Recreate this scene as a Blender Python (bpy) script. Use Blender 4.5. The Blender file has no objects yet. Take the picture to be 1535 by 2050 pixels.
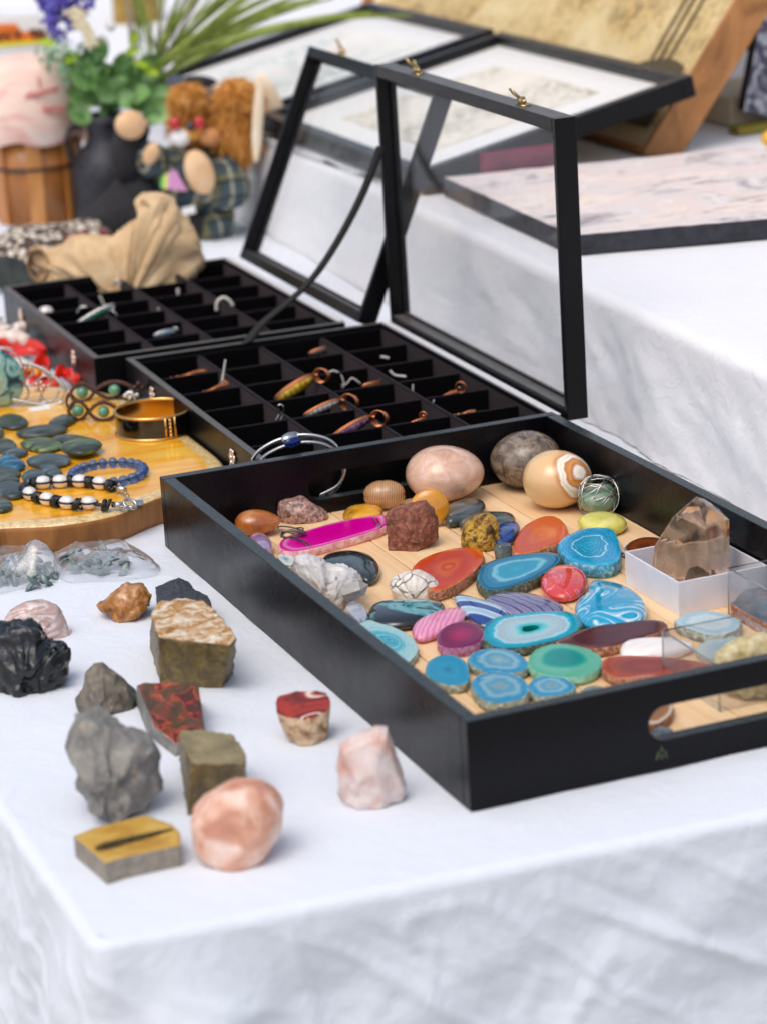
import bpy, bmesh, math, random
from mathutils import Vector, Matrix, Euler, noise as mn

# ---------------------------------------------------------------- camera, world, sun, exposure
S = 0.01                                   # everything below is authored in centimetres
sc = bpy.context.scene
CAM = (-57.205, -133.873, 64.953); ROT = (1.26653, 0.05444, -0.39195); FPX = 5252.1
cd = bpy.data.cameras.new('camera'); co = bpy.data.objects.new('camera', cd)
sc.collection.objects.link(co); sc.camera = co
co.location = [c * S for c in CAM]; co.rotation_euler = ROT
cd.sensor_fit = 'VERTICAL'; cd.sensor_height = 36.0; cd.lens = FPX / 2050 * 36
cd.clip_start = 0.05; cd.clip_end = 400
cd.dof.use_dof = True; cd.dof.focus_distance = 2.02; cd.dof.aperture_fstop = 7.0

w = bpy.data.worlds.new('World'); sc.world = w; w.use_nodes = True
wn = w.node_tree; bg = wn.nodes['Background']
sky = wn.nodes.new('ShaderNodeTexSky'); sky.sky_type = 'NISHITA'; sky.sun_disc = False
SUN_EL, SUN_AZ = math.radians(64), math.radians(238)      # azimuth measured from +Y towards +X
sky.sun_elevation = SUN_EL; sky.sun_rotation = SUN_AZ
sky.air_density = 1.0; sky.dust_density = 4.0; sky.ozone_density = 1.0
hs = wn.nodes.new('ShaderNodeHueSaturation'); hs.inputs['Saturation'].default_value = .75      # thin white overcast
wn.links.new(sky.outputs[0], hs.inputs['Color']); wn.links.new(hs.outputs[0], bg.inputs[0]); bg.inputs[1].default_value = 0.145
sl = bpy.data.lights.new('sun', 'SUN'); sl.energy = 0.5; sl.angle = math.radians(45); sl.color = (1, 0.95, 0.88)
so = bpy.data.objects.new('sun', sl); sc.collection.objects.link(so)
sd = Vector((math.sin(SUN_AZ) * math.cos(SUN_EL), math.cos(SUN_AZ) * math.cos(SUN_EL), math.sin(SUN_EL)))
so.rotation_euler = sd.to_track_quat('Z', 'Y').to_euler(); so.location = (0, 0, 5)
vs = sc.view_settings; vs.view_transform = 'Standard'; vs.look = 'None'; vs.exposure = 0.38; vs.gamma = 1
vs.use_curve_mapping = False
sc.cycles.max_bounces = 10; sc.cycles.transparent_max_bounces = 16; sc.cycles.transmission_bounces = 8
sc.cycles.caustics_reflective = False; sc.cycles.caustics_refractive = False

# ---------------------------------------------------------------- measuring helpers (photo point -> place in the world)
RM = Euler(ROT, 'XYZ').to_matrix(); CO = Vector(CAM)
FW = RM @ Vector((0, 0, -1)); FH = Vector((FW.x, FW.y, 0)).normalized(); RH = Vector((FH.y, -FH.x, 0))
def at(u, v, val, ax=2):
    d = RM @ Vector(((u - 767.5) / FPX, -(v - 1025) / FPX, -1)); t = (val - CO[ax]) / d[ax]
    return CO + d * t
def on(u, v, C):                            # point of the upright plane through C that faces the viewer's side
    d = RM @ Vector(((u - 767.5) / FPX, -(v - 1025) / FPX, -1)); t = (C - CO).dot(FH) / d.dot(FH)
    return CO + d * t
def ppc(P): return FPX / (Vector(P) - CO).dot(FW)
def lin(h):
    h = h.lstrip('#'); o = []
    for i in (0, 2, 4):
        c = int(h[i:i + 2], 16) / 255
        o.append(c / 12.92 if c <= .04045 else ((c + .055) / 1.055) ** 2.4)
    return (*o, 1)

# ---------------------------------------------------------------- object helpers
COL = sc.collection
ORG = {}
def tag(o, label=None, cat=None, group=None, kind=None):
    if label: o['label'] = label
    if cat: o['category'] = cat
    if group: o['group'] = group
    if kind: o['kind'] = kind
    return o
def thing(name, label, cat, loc, group=None):
    o = bpy.data.objects.new(name, None); COL.objects.link(o); o.empty_display_size = .01
    o.location = Vector(loc) * S; ORG[o.name] = Vector(loc)
    return tag(o, label, cat, group)
def mesh(name, V, F, mats, parent=None, origin=None, smooth=True, mi=None, attrs=None):
    V = [Vector(v) for v in V]
    if parent is not None: org = ORG[parent.name]
    elif origin is not None: org = Vector(origin)
    else:
        n = len(V); org = Vector((sum(v.x for v in V) / n, sum(v.y for v in V) / n, min(v.z for v in V)))
    me = bpy.data.meshes.new(name); me.from_pydata([(v - org) * S for v in V], [], F); me.validate(clean_customdata=False)
    o = bpy.data.objects.new(name, me); COL.objects.link(o)
    if not isinstance(mats, (list, tuple)): mats = [mats]
    for m in mats: me.materials.append(m)
    if mi and len(me.polygons) == len(mi): me.polygons.foreach_set('material_index', mi)
    if smooth: me.polygons.foreach_set('use_smooth', [True] * len(me.polygons))
    if attrs and len(me.vertices) == len(V):
        for k, vals in attrs.items():
            a = me.attributes.new(k, 'FLOAT', 'POINT'); a.data.foreach_set('value', vals)
    ORG[o.name] = org
    if parent is not None: o.parent = parent
    else: o.location = org * S
    me.update()
    return o
def bevel(o, wd=.08, seg=2):
    m = o.modifiers.new('bevel', 'BEVEL'); m.width = wd * S; m.segments = seg; m.limit_method = 'ANGLE'; m.angle_limit = math.radians(35)
    return o
def box_vf(a, b, V=None, F=None):
    V = [] if V is None else V; F = [] if F is None else F; k = len(V)
    (x0, y0, z0), (x1, y1, z1) = a, b
    V += [(x0, y0, z0), (x1, y0, z0), (x1, y1, z0), (x0, y1, z0), (x0, y0, z1), (x1, y0, z1), (x1, y1, z1), (x0, y1, z1)]
    F += [tuple(k + i for i in f) for f in ((0, 3, 2, 1), (4, 5, 6, 7), (0, 1, 5, 4), (1, 2, 6, 5), (2, 3, 7, 6), (3, 0, 4, 7))]
    return V, F
def box(name, a, b, mat, parent=None, bv=.06, **k):
    V, F = box_vf(a, b); o = mesh(name, V, F, mat, parent, smooth=False, **k)
    return bevel(o, bv) if bv else o
def hexa(name, bot, top, mat, parent=None, bv=.05, **k):       # 4 bottom + 4 top corners
    V = list(bot) + list(top); F = [(0, 3, 2, 1), (4, 5, 6, 7), (0, 1, 5, 4), (1, 2, 6, 5), (2, 3, 7, 6), (3, 0, 4, 7)]
    o = mesh(name, V, F, mat, parent, smooth=False, **k)
    return bevel(o, bv) if bv else o
def catmull(P, n, closed=True):
    P = [Vector(p) for p in P]; N = len(P); out = []
    segs = N if closed else N - 1
    for i in range(segs):
        g = lambda j: P[j % N] if closed else P[max(0, min(N - 1, j))]
        a, b, c, d = g(i - 1), g(i), g(i + 1), g(i + 2)
        for k in range(n):
            t = k / n
            out.append(.5 * ((2 * b) + (c - a) * t + (2 * a - 5 * b + 4 * c - d) * t * t + (3 * b - a - 3 * c + d) * t ** 3))
    if not closed: out.append(P[-1])
    return out
def tube_vf(P, r, V, F, seg=8, closed=False, rf=None):
    P = [Vector(p) for p in P]; N = len(P); k0 = len(V); prev = None
    for i, p in enumerate(P):
        a = P[(i - 1) % N] if (closed or i) else P[0]; b = P[(i + 1) % N] if (closed or i < N - 1) else P[-1]
        t = (b - a).normalized() if (b - a).length > 1e-9 else Vector((0, 0, 1))
        if prev is None:
            up = Vector((0, 0, 1)) if abs(t.z) < .9 else Vector((1, 0, 0)); n1 = t.cross(up).normalized()
        else: n1 = (prev - t * prev.dot(t)).normalized()
        prev = n1; n2 = t.cross(n1)
        rr = r * (rf(i / max(1, N - 1)) if rf else 1)
        for s in range(seg):
            an = 2 * math.pi * s / seg; V.append(p + (n1 * math.cos(an) + n2 * math.sin(an)) * rr)
    for i in range(N if closed else N - 1):
        for s in range(seg):
            a = k0 + i * seg + s; b = k0 + i * seg + (s + 1) % seg; j = (i + 1) % N
            F.append((a, b, k0 + j * seg + (s + 1) % seg, k0 + j * seg + s))
    if not closed:
        F.append(tuple(k0 + s for s in range(seg))[::-1]); F.append(tuple(k0 + (N - 1) * seg + s for s in range(seg)))
def tubes(name, paths, r, mat, parent=None, seg=8, closed=False, rf=None, **k):
    V, F = [], []
    for P in paths: tube_vf(P, r, V, F, seg, closed, rf)
    return mesh(name, V, F, mat, parent, **k)
def grid_vf(rows, V, F, closed=False):
    k = len(V); n = len(rows[0])
    for r in rows: V.extend(r)
    for i in range(len(rows) - 1):
        for j in range(n if closed else n - 1):
            a = k + i * n + j; b = k + i * n + (j + 1) % n; F.append((a, b, b + n, a + n))
def lathe(name, prof, C, mat, parent=None, seg=40, **k):        # prof: (r, z)
    rows = [[Vector((C[0] + r * math.cos(2 * math.pi * s / seg), C[1] + r * math.sin(2 * math.pi * s / seg), C[2] + z)) for s in range(seg)] for r, z in prof]
    V, F = [], []; grid_vf(rows, V, F, True)
    return mesh(name, V, F, mat, parent, **k)
def ell_vf(C, R, V, F, M=None, seg=20, rings=12, f=None):
    k = len(V); C = Vector(C)
    for i in range(rings + 1):
        th = math.pi * i / rings
        for j in range(seg):
            ph = 2 * math.pi * j / seg
            d = Vector((math.sin(th) * math.cos(ph), math.sin(th) * math.sin(ph), math.cos(th)))
            if f: d = f(d)
            q = Vector((d.x * R[0], d.y * R[1], d.z * R[2]))
            V.append(C + (M @ q if M else q))
    for i in range(rings):
        for j in range(seg):
            a = k + i * seg + j; b = k + i * seg + (j + 1) % seg; F.append((a, a + seg, b + seg, b))
def ell(name, C, R, mat, parent=None, M=None, seg=28, rings=16, f=None, **k):
    V, F = [], []; ell_vf(C, R, V, F, M, seg, rings, f); return mesh(name, V, F, mat, parent, **k)
def fbm(p, s, oct=4):
    p = Vector(p) * s; a = 0; am = 1
    for _ in range(oct): a += am * mn.noise(p); p = p * 2.03 + Vector((5.1, 1.7, 3.3)); am *= .5
    return a

# ---------------------------------------------------------------- material helpers
def pmat(name, col='#808080', rough=.5, metal=0, trans=0, ior=1.5, coat=0, sss=0, sheen=0, spec=.5):
    m = bpy.data.materials.new(name); m.use_nodes = True; nt = m.node_tree; b = nt.nodes['Principled BSDF']
    b.inputs['Base Color'].default_value = lin(col) if isinstance(col, str) else col
    b.inputs['Roughness'].default_value = rough; b.inputs['Metallic'].default_value = metal
    b.inputs['Transmission Weight'].default_value = trans; b.inputs['IOR'].default_value = ior
    b.inputs['Coat Weight'].default_value = coat; b.inputs['Coat Roughness'].default_value = .08
    b.inputs['Sheen Weight'].default_value = sheen; b.inputs['Specular IOR Level'].default_value = spec
    if sss:
        b.inputs['Subsurface Weight'].default_value = sss; b.inputs['Subsurface Scale'].default_value = .004
        b.inputs['Subsurface Radius'].default_value = (1, .8, .6)
    return m, nt, b
def coords(nt, stretch=(1, 1, 1), rnd=True, src='Object', rot=(0, 0, 0)):
    tc = nt.nodes.new('ShaderNodeTexCoord'); mp = nt.nodes.new('ShaderNodeMapping')
    mp.inputs['Scale'].default_value = [100 * s for s in stretch]; mp.inputs['Rotation'].default_value = rot
    nt.links.new(tc.outputs[src], mp.inputs['Vector'])
    if rnd:
        oi = nt.nodes.new('ShaderNodeObjectInfo'); mu = nt.nodes.new('ShaderNodeMath'); mu.operation = 'MULTIPLY'; mu.inputs[1].default_value = 60
        nt.links.new(oi.outputs['Random'], mu.inputs[0]); nt.links.new(mu.outputs[0], mp.inputs['Location'])
    return mp.outputs[0]
def tex(nt, vec, kind='noise', scale=1, detail=5, dist=0, rough=.55, **k):
    if kind == 'noise':
        t = nt.nodes.new('ShaderNodeTexNoise'); t.inputs['Detail'].default_value = detail; t.inputs['Distortion'].default_value = dist; t.inputs['Roughness'].default_value = rough; out = t.outputs[0]
    elif kind == 'wave':
        t = nt.nodes.new('ShaderNodeTexWave'); t.inputs['Distortion'].default_value = dist; t.inputs['Detail'].default_value = detail; t.inputs['Detail Scale'].default_value = k.get('dscale', 1)
        t.bands_direction = k.get('dir', 'X'); t.wave_type = k.get('wt', 'BANDS'); out = t.outputs['Fac' if 'Fac' in t.outputs else 1]
    else:
        t = nt.nodes.new('ShaderNodeTexVoronoi'); t.feature = k.get('feature', 'F1'); out = t.outputs[0 if k.get('feature', 'F1') != 'F1' or not k.get('cell') else 1]
    t.inputs['Scale'].default_value = scale
    nt.links.new(vec, t.inputs['Vector']); return out
def ramp(nt, fac, stops, interp='LINEAR'):
    r = nt.nodes.new('ShaderNodeValToRGB'); r.color_ramp.interpolation = interp
    e = r.color_ramp.elements
    while len(e) < len(stops): e.new(.5)
    for i, (p, c) in enumerate(sorted(stops, key=lambda q: q[0])):
        e[i].position = p; e[i].color = lin(c) if isinstance(c, str) else (c, c, c, 1)
    nt.links.new(fac, r.inputs[0]); return r.outputs[0]
def mathn(nt, op, a, b=None, clamp=False):
    n = nt.nodes.new('ShaderNodeMath'); n.operation = op; n.use_clamp = clamp
    for i, x in enumerate((a, b)):
        if x is None: continue
        if isinstance(x, (int, float)): n.inputs[i].default_value = x
        else: nt.links.new(x, n.inputs[i])
    return n.outputs[0]
def mix(nt, fac, a, b, mode='MIX'):
    n = nt.nodes.new('ShaderNodeMix'); n.data_type = 'RGBA'; n.blend_type = mode
    for s, x in ((0, fac), (6, a), (7, b)):
        if isinstance(x, (int, float)): n.inputs[s].default_value = x
        elif isinstance(x, str): n.inputs[s].default_value = lin(x)
        else: nt.links.new(x, n.inputs[s])
    return n.outputs[2]
def bump(nt, b, h, strength=.3, dist=.05):
    n = nt.nodes.new('ShaderNodeBump'); n.inputs['Strength'].default_value = strength; n.inputs['Distance'].default_value = dist * S
    nt.links.new(h, n.inputs['Height']); nt.links.new(n.outputs[0], b.inputs['Normal']); return n
def stone(name, stops, scale=.6, kind='noise', detail=6, dist=.6, stretch=(1, 1, 1), rough=.35, bs=.3, bscale=3, bd=.08, coat=0, trans=0, sss=0, rot=(0, 0, 0), speck=None, ior=1.5, metal=0, sat2=None, **k):
    m, nt, b = pmat(name, rough=rough, coat=coat, trans=trans, sss=sss, ior=ior, metal=metal)
    v = coords(nt, stretch, rot=rot)
    c = ramp(nt, tex(nt, v, kind, scale, detail, dist, **k), stops, k.get('interp', 'LINEAR'))
    v2 = coords(nt)
    if speck:                                # (colour, scale, threshold)
        f = tex(nt, v2, 'noise', speck[1], 3, 0); f = ramp(nt, f, [(speck[2], 0.0), (speck[2] + .05, 1.0)]); c = mix(nt, f, c, speck[0])
    if sat2:                                 # second large patch colour (colour, scale, threshold)
        f = tex(nt, v2, 'noise', sat2[1], 4, .5); f = ramp(nt, f, [(sat2[2], 0.0), (sat2[2] + .12, 1.0)]); c = mix(nt, f, c, sat2[0])
    nt.links.new(c, b.inputs['Base Color'])
    if bs: bump(nt, b, tex(nt, v2, 'noise', bscale, 6, 0, .65), bs, bd)
    return m
def ring_mat(name, stops, amp=.12, nscale=.8, bands=None, rough=.12, trans=0, sss=.15, swirl=0, speck=None):
    """agate face: concentric growth bands that follow the outline of the slice"""
    m, nt, b = pmat(name, rough=rough + .03, coat=.15, trans=trans, sss=sss * .4, spec=.35)
    a = nt.nodes.new('ShaderNodeAttribute'); a.attribute_name = 'ring'
    v = coords(nt)
    n = tex(nt, v, 'noise', nscale * .8, 4, swirl + .4); amp = amp * 1.6 + .05
    f = mathn(nt, 'ADD', a.outputs['Fac'], mathn(nt, 'MULTIPLY', mathn(nt, 'SUBTRACT', n, .5), amp))
    c = ramp(nt, f, stops)
    if bands:                                # (frequency, strength, colour)
        s = mathn(nt, 'SINE', mathn(nt, 'MULTIPLY', f, bands[0])); n2 = tex(nt, v, 'noise', 1.3, 2)
        s = mathn(nt, 'MULTIPLY', mathn(nt, 'POWER', mathn(nt, 'MULTIPLY', mathn(nt, 'ADD', s, 1), .5), 3), mathn(nt, 'MULTIPLY', n2, bands[1] * 1.8), True)
        c = mix(nt, s, c, bands[2])
    hs_ = nt.nodes.new('ShaderNodeHueSaturation'); hs_.inputs['Saturation'].default_value = 1.2; hs_.inputs['Value'].default_value = .84; nt.links.new(c, hs_.inputs['Color']); c = hs_.outputs[0]
    g = tex(nt, v, 'noise', 6, 5); c = mix(nt, .25, c, mix(nt, 1, c, ramp(nt, g, [(.3, .45), (.7, 1.0)]), 'MULTIPLY'))
    if speck: c = mix(nt, ramp(nt, tex(nt, v, 'noise', 4, 4), [(.62, 0.0), (.7, 1.0)]), c, speck)
    nt.links.new(c, b.inputs['Base Color']); bump(nt, b, n, .08, .05)
    return m

# base materials ------------------------------------------------
def cloth_mat(name, col, weave=.12):
    m, nt, b = pmat(name, col, rough=.9, sheen=.15, spec=.2)
    v = coords(nt, rnd=False)
    big = tex(nt, v, 'noise', .09, 4, .4); fine = tex(nt, coords(nt, (1, 6, 1), rnd=False), 'noise', 3.2, 4)
    f2 = tex(nt, coords(nt, (6, 1, 1), rnd=False), 'noise', 3.2, 4)
    cr = tex(nt, v, 'noise', .35, 6, 1.2, .6)
    h = mathn(nt, 'ADD', mathn(nt, 'MULTIPLY', cr, 2.2), mathn(nt, 'MULTIPLY', mathn(nt, 'ADD', fine, f2), weave))
    h = mathn(nt, 'ADD', h, mathn(nt, 'MULTIPLY', big, 1))
    bump(nt, b, h, .3, .32)
    c = mix(nt, ramp(nt, fine, [(.35, 0.0), (.75, .12)]), col, '#b9bac4'); nt.links.new(c, b.inputs['Base Color'])
    return m
CLOTH = cloth_mat('white_cotton', '#e0e5ec'); CLOTH2 = cloth_mat('white_cotton_back', '#edeced')
def satin_black(name, col='#0b0b10', rough=.28, edge='#3c4242'):
    m, nt, b = pmat(name, col, rough=rough, spec=.2)
    v = coords(nt)
    n = tex(nt, v, 'noise', .5, 5, .3); r = ramp(nt, n, [(.35, rough - .03), (.7, rough + .05)]); nt.links.new(r, b.inputs['Roughness'])
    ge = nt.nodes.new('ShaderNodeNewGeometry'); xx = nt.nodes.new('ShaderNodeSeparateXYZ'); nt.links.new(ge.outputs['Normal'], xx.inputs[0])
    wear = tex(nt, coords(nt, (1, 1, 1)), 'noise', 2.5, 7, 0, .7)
    # sky sheen on upward faces is put into the colour as grey, with scuffs
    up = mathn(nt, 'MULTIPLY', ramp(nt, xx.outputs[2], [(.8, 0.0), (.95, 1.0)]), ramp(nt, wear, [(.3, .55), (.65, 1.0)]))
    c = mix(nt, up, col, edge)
    sp = ramp(nt, tex(nt, v, 'noise', 9, 3), [(.8, 0.0), (.84, .3)]); c = mix(nt, sp, c, '#777777')
    nt.links.new(c, b.inputs['Base Color']); bump(nt, b, tex(nt, coords(nt, (1, 1, .15)), 'noise', 6, 4), .05, .02)
    return m
BLACK = satin_black('black_paint'); BLACK2 = satin_black('black_case_paint', '#0c0c0d', .34, '#605c58'); FRAMEB = satin_black('frame_paint', '#121214', .3, '#2e2e32')
m, nt, b = pmat('black_velvet', '#040405', rough=1, sheen=.5, spec=.05); VELVET = m
b.inputs['Sheen Roughness'].default_value = .4; b.inputs['Sheen Tint'].default_value = (.35, .28, .3, 1)
c = ramp(nt, tex(nt, coords(nt), 'noise', 4, 5), [(.3, '#020203'), (.8, '#0d0b0d')]); nt.links.new(c, b.inputs['Base Color'])
bump(nt, b, tex(nt, coords(nt), 'noise', 14, 3), .4, .04)
m, nt, b = pmat('pale_hinge_edge', '#d9d6d6', rough=.35); EDGE = m
def thin_glass(name, tint=(1, 1, 1, 1), gloss=1.0, dirt=.03, dcol=(.9, .9, .9, 1), rough=.02, ior=1.5):
    m = bpy.data.materials.new(name); m.use_nodes = True; nt = m.node_tree; nt.nodes.remove(nt.nodes['Principled BSDF'])
    out = nt.nodes['Material Output']; t = nt.nodes.new('ShaderNodeBsdfTransparent'); t.inputs[0].default_value = tint
    g = nt.nodes.new('ShaderNodeBsdfGlossy'); g.inputs['Roughness'].default_value = rough
    f = nt.nodes.new('ShaderNodeLayerWeight'); f.inputs[0].default_value = .5
    fr = mathn(nt, 'ADD', mathn(nt, 'MULTIPLY', mathn(nt, 'POWER', f.outputs['Facing'], 5), .85), .035)
    mx = nt.nodes.new('ShaderNodeMixShader'); nt.links.new(mathn(nt, 'MULTIPLY', fr, gloss, True), mx.inputs[0]); nt.links.new(t.outputs[0], mx.inputs[1]); nt.links.new(g.outputs[0], mx.inputs[2])
    d = nt.nodes.new('ShaderNodeBsdfDiffuse'); d.inputs[0].default_value = dcol; mx2 = nt.nodes.new('ShaderNodeMixShader')
    n = tex(nt, coords(nt), 'noise', .5, 6, .5); nt.links.new(ramp(nt, n, [(.35, dirt * .4), (.75, dirt * 2)]), mx2.inputs[0])
    nt.links.new(mx.outputs[0], mx2.inputs[1]); nt.links.new(d.outputs[0], mx2.inputs[2]); nt.links.new(mx2.outputs[0], out.inputs[0])
    return m
GLASS = thin_glass('lid_glass', (.99, .99, .99, 1), .45, .014); PGLASS = thin_glass('picture_glass', (1, 1, 1, 1), .12, .005)
ACRYL = thin_glass('clear_acrylic', (.95, .96, .97, 1), 1.0, .05)
BAGM = thin_glass('clear_polythene', (.97, .98, .99, 1), 3.0, .17, (.85, .87, .9, 1), .06)
m, nt, b = pmat('acrylic_edge', '#c9ccd2', rough=.15, trans=.5); ACE = m
GOLD = pmat('gold_metal', '#e2b26a', .18, 1)[0]; SILV = pmat('silver_metal', '#c9c6c2', .2, 1)[0]; COPPER = pmat('copper_wire', '#c47d55', .32, 1)[0]
BRASS = pmat('brass_metal', '#cdb27c', .25, 1)[0]; CORD = pmat('white_cord', '#cfcbbf', .8)[0]; WIRE = pmat('grey_wire', '#7d766c', .35, 1)[0]
def wood(name, a, b_, c_, scale=.5, stretch=(1, .08, 1), rough=.45, coat=0, bs=.15, dist=1.5, rot=(0, 0, 0)):
    m, nt, b = pmat(name, rough=rough, coat=coat)
    v = coords(nt, stretch, rot=rot); n = tex(nt, v, 'noise', scale, 6, dist); c = ramp(nt, n, [(.3, a), (.5, b_), (.72, c_)])
    g = tex(nt, coords(nt, tuple(s * 3 for s in stretch), rot=rot), 'noise', scale * 4, 4); c = mix(nt, ramp(nt, g, [(.4, 0.0), (.8, .3)]), c, a)
    nt.links.new(c, b.inputs['Base Color']); bump(nt, b, g, bs, .03); return m
PLANK = wood('pine_plank', '#dfb585', '#ecc797', '#f2d5aa', .35, (1.6, .07, 1), .55)
m = PLANK; nt = m.node_tree; b = nt.nodes['Principled BSDF']
dk = pmat('gap_dark', '#1a130d', .9)[0]

# ================================================================= SETTING
def perim(xl, yl_back, yf_left, slope, xr, r, step):
    """left edge from back to the corner, then the front edge to the right; returns points and outward normals"""
    out = []
    fy = lambda x: yf_left + slope * (x - xl)
    y = yl_back
    while y > yf_left + r: out.append((Vector((xl, y, 0)), Vector((-1, 0, 0)))); y -= step * (1 if y < 60 else 4)
    for k in range(9):
        a = math.pi + k / 8 * math.pi / 2
        out.append((Vector((xl + r + r * math.cos(a), fy(xl) + r + r * math.sin(a), 0)), Vector((math.cos(a), math.sin(a), 0))))
    x = xl + r + step
    while x < xr: out.append((Vector((x, fy(x), 0)), Vector((slope, -1, 0)).normalized())); x += step
    return out
def drape(name, per, ztop, drop, mat, edge_r, foldamp, seed, fold=None, topmesh=None, hem=0):
    rows = []
    n = len(per)
    prof = [(-edge_r, 0)]
    for k in range(1, 6):
        a = k / 5 * math.pi / 2; prof.append((-edge_r + edge_r * math.sin(a), -edge_r + edge_r * math.cos(a)))
    d = edge_r
    while d < drop: d += (.3 if d < 16 else 1.5); prof.append((0, -d))
    for (off, z) in prof:
        row = []
        for i, (p, nn) in enumerate(per):
            dep = max(0, -z - edge_r)
            q = p + nn * off + Vector((0, 0, ztop + z))
            s = min(1, dep / 6)
            f = fold(i, p, nn, dep) if fold else 0
            f += s * foldamp * fbm((q.x * .5, q.y * .5, q.z * 1.0 + seed), .16, 4) + s * foldamp * .35 * fbm((q.x + q.z * .8, q.y, q.z * .5 + seed), .5, 3)
            f += .14 * fbm((q.x * .6, q.y * .6, seed), .3, 2) * min(1, -z / edge_r)
            w1 = fbm((q.x * .5, q.y * .5, q.z * .5), .15, 2)
            for (sc1, am, ph) in ((.11, .22, 0), (.2, .16, 5), (.42, .07, 9)):      # ironing and fold creases
                pq = Vector((q.x + q.z * .9 + w1 * 2, q.y + ph, q.z * .55 - q.x * .2)) * sc1
                r_ = max(0, 1 - abs(mn.noise(pq)) * 9); f += am * r_ ** 2 * min(1, max(0, -z) / 2.0)
            q = q + nn * (f + dep * .03)
            row.append(q)
        rows.append(row)
    V, F = [], []; grid_vf(rows, V, F)
    return V, F, rows[0]
# --- table the stones stand on
XL, YF, SLP = -25.5, -6.2, -.062
per = perim(XL, 330, YF, SLP, 62, 1.4, .35)
def fold1(i, p, nn, dep):
    # radiating folds at the corner, slanting creases along the front
    dc = math.hypot(p.x - XL, p.y - YF); s = min(1, dep / 5)
    a = 0
    a += s * 1.3 * math.exp(-((dc - 4.5 - dep * .25) / 3.2) ** 2) * (1 if nn.y < -.5 else .7)
    a -= s * .5 * math.exp(-((dc - 10 - dep * .5) / 3.0) ** 2)
    a += s * .2 * math.sin((p.x + dep * 1.1) * .42 + 1.3 * math.sin(dep * .2)) * (nn.y < -.5)
    s2 = min(1, dep / 2.5)
    if nn.y < -.5:
        for x0, sl2, wd_, am in ((-14, 1.15, .7, .35), (-11.5, 1.2, .5, -.22), (-2, 1.9, .9, .4), (1.5, 1.6, .5, -.25), (6, .9, .8, .3), (11, 1.4, .45, .2), (14, 2.2, .8, -.3), (-6, .5, .5, .18), (9, -.7, .6, .22), (3, -.4, .5, .16)):
            u = p.x - x0 - dep * sl2; a += s2 * am * math.exp(-(u / wd_) ** 2) * (.6 + .4 * math.sin(dep * .5 + x0))
    return a
V, F, rim = drape('table', per, 0, 62, CLOTH, .7, .4, 3.0, fold1)
k = len(V)
# top sheet
xs = [XL + .7 + i * .8 for i in range(0, 97)]; ys = []
y = YF - 6
while y < 330: ys.append(y); y += .8 if y < 70 else 6
def fy(x): return YF + SLP * (x - XL) + .7
rows = []
for j, t in enumerate([j / (len(ys) - 1) for j in range(len(ys))]):
    row = []
    for x in xs:
        yy = ys[j]; y0 = fy(x) ; yq = y0 + (yy - ys[0]) * (330 - y0) / (ys[-1] - ys[0])
        z = (.07 * fbm((x, yq, 0), .12, 3) + .05 * max(0, 1 - abs(mn.noise(Vector((x * .12, yq * .12 + x * .06, 3)))) * 5) ** 2 - .02) * min(1, (yq - y0) / 3) * min(1, (x - xs[0]) / 3) - .0
        # rounded corner
        cx, cy = XL + 1.4, fy(XL) - .7 + 1.4 + .0
        q = Vector((x, yq, z))
        if x < cx and yq < cy:
            d = Vector((x - cx, yq - cy, 0)); L = d.length
            if L > .7: q = Vector((cx, cy, z)) + d * (.7 / L)
        row.append(q)
    rows.append(row)
grid_vf(rows, V, F)
tablecloth = mesh('tablecloth', V, F, CLOTH, origin=(0, 0, 0))
tag(tablecloth, 'white cotton tablecloth of the front table, hanging over its rounded front corner', 'tablecloth')
box('table_board', (XL + 1.2, YF + .9 , -2.6), (60, 329, -.35), pmat('board_brown', '#8a6a48', .6)[0], origin=(0, 0, -2.6))
tag(bpy.data.objects['table_board'], 'folding table board hidden under the white front tablecloth', 'table')

# --- raised back table on the right
RZ = 12.3
def rx(y): return 44.0 + (y - 41) * .055
V, F = [], []; rows = []
prof = [(-1.2, 0)] + [(-1.2 + 1.2 * math.sin(k / 6 * math.pi / 2), -1.2 + 1.2 * math.cos(k / 6 * math.pi / 2)) for k in range(1, 7)]
d = 1.2
while d < RZ - .1: d += .55; prof.append((0, -d))
yy = [-9 + .9 * i for i in range(125)] + [105 + 6 * i for i in range(42)]
for X in [140, 110, 85, 65, 55, 50.5]:
    rows.append([Vector((X + 0 * y, y, RZ + .12 * fbm((X, y, 4), .1, 3))) for y in yy])
for o_, z in prof:
    row = []
    for y in yy:
        dep = max(0, -z - 1.2); s = min(1, dep / 4)
        f = s * (.3 * fbm((y * .6, dep * .5, 9), .18, 4) + .22 * fbm((y + dep * 1.4, dep, 2), .45, 3) + .25 * math.sin(y * .33 + dep * .15) + .3 * max(0, 1 - abs(mn.noise(Vector((y * .12 + dep * .1, dep * .08, 7)))) * 5) ** 2 + .12 * max(0, 1 - abs(mn.noise(Vector((y * .3 - dep * .25, dep * .2, 17)))) * 4) ** 2)
        row.append(Vector((rx(y) - o_ - f - dep * .05, y, max(.05, RZ + z))))
    rows.append(row)
grid_vf(rows, V, F)
# near end of the cloth
end = [[r[0] + Vector((0, 0, 0)) for r in rows], [Vector((r[0].x, -9, .05)) for r in rows]]
grid_vf(end, V, F)
o = mesh('tablecloth', V, F, CLOTH2, origin=(90, 60, 0)); tag(o, 'white cloth over the raised back table that carries the pictures', 'tablecloth')
box('riser_board', (62, -6, .1), (139, 350, RZ - .5), pmat('riser_wood', '#9a9488', .6)[0], origin=(90, 60, 0)); tag(bpy.data.objects['riser_board'], 'raised platform under the white cloth of the picture table', 'table')

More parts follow.
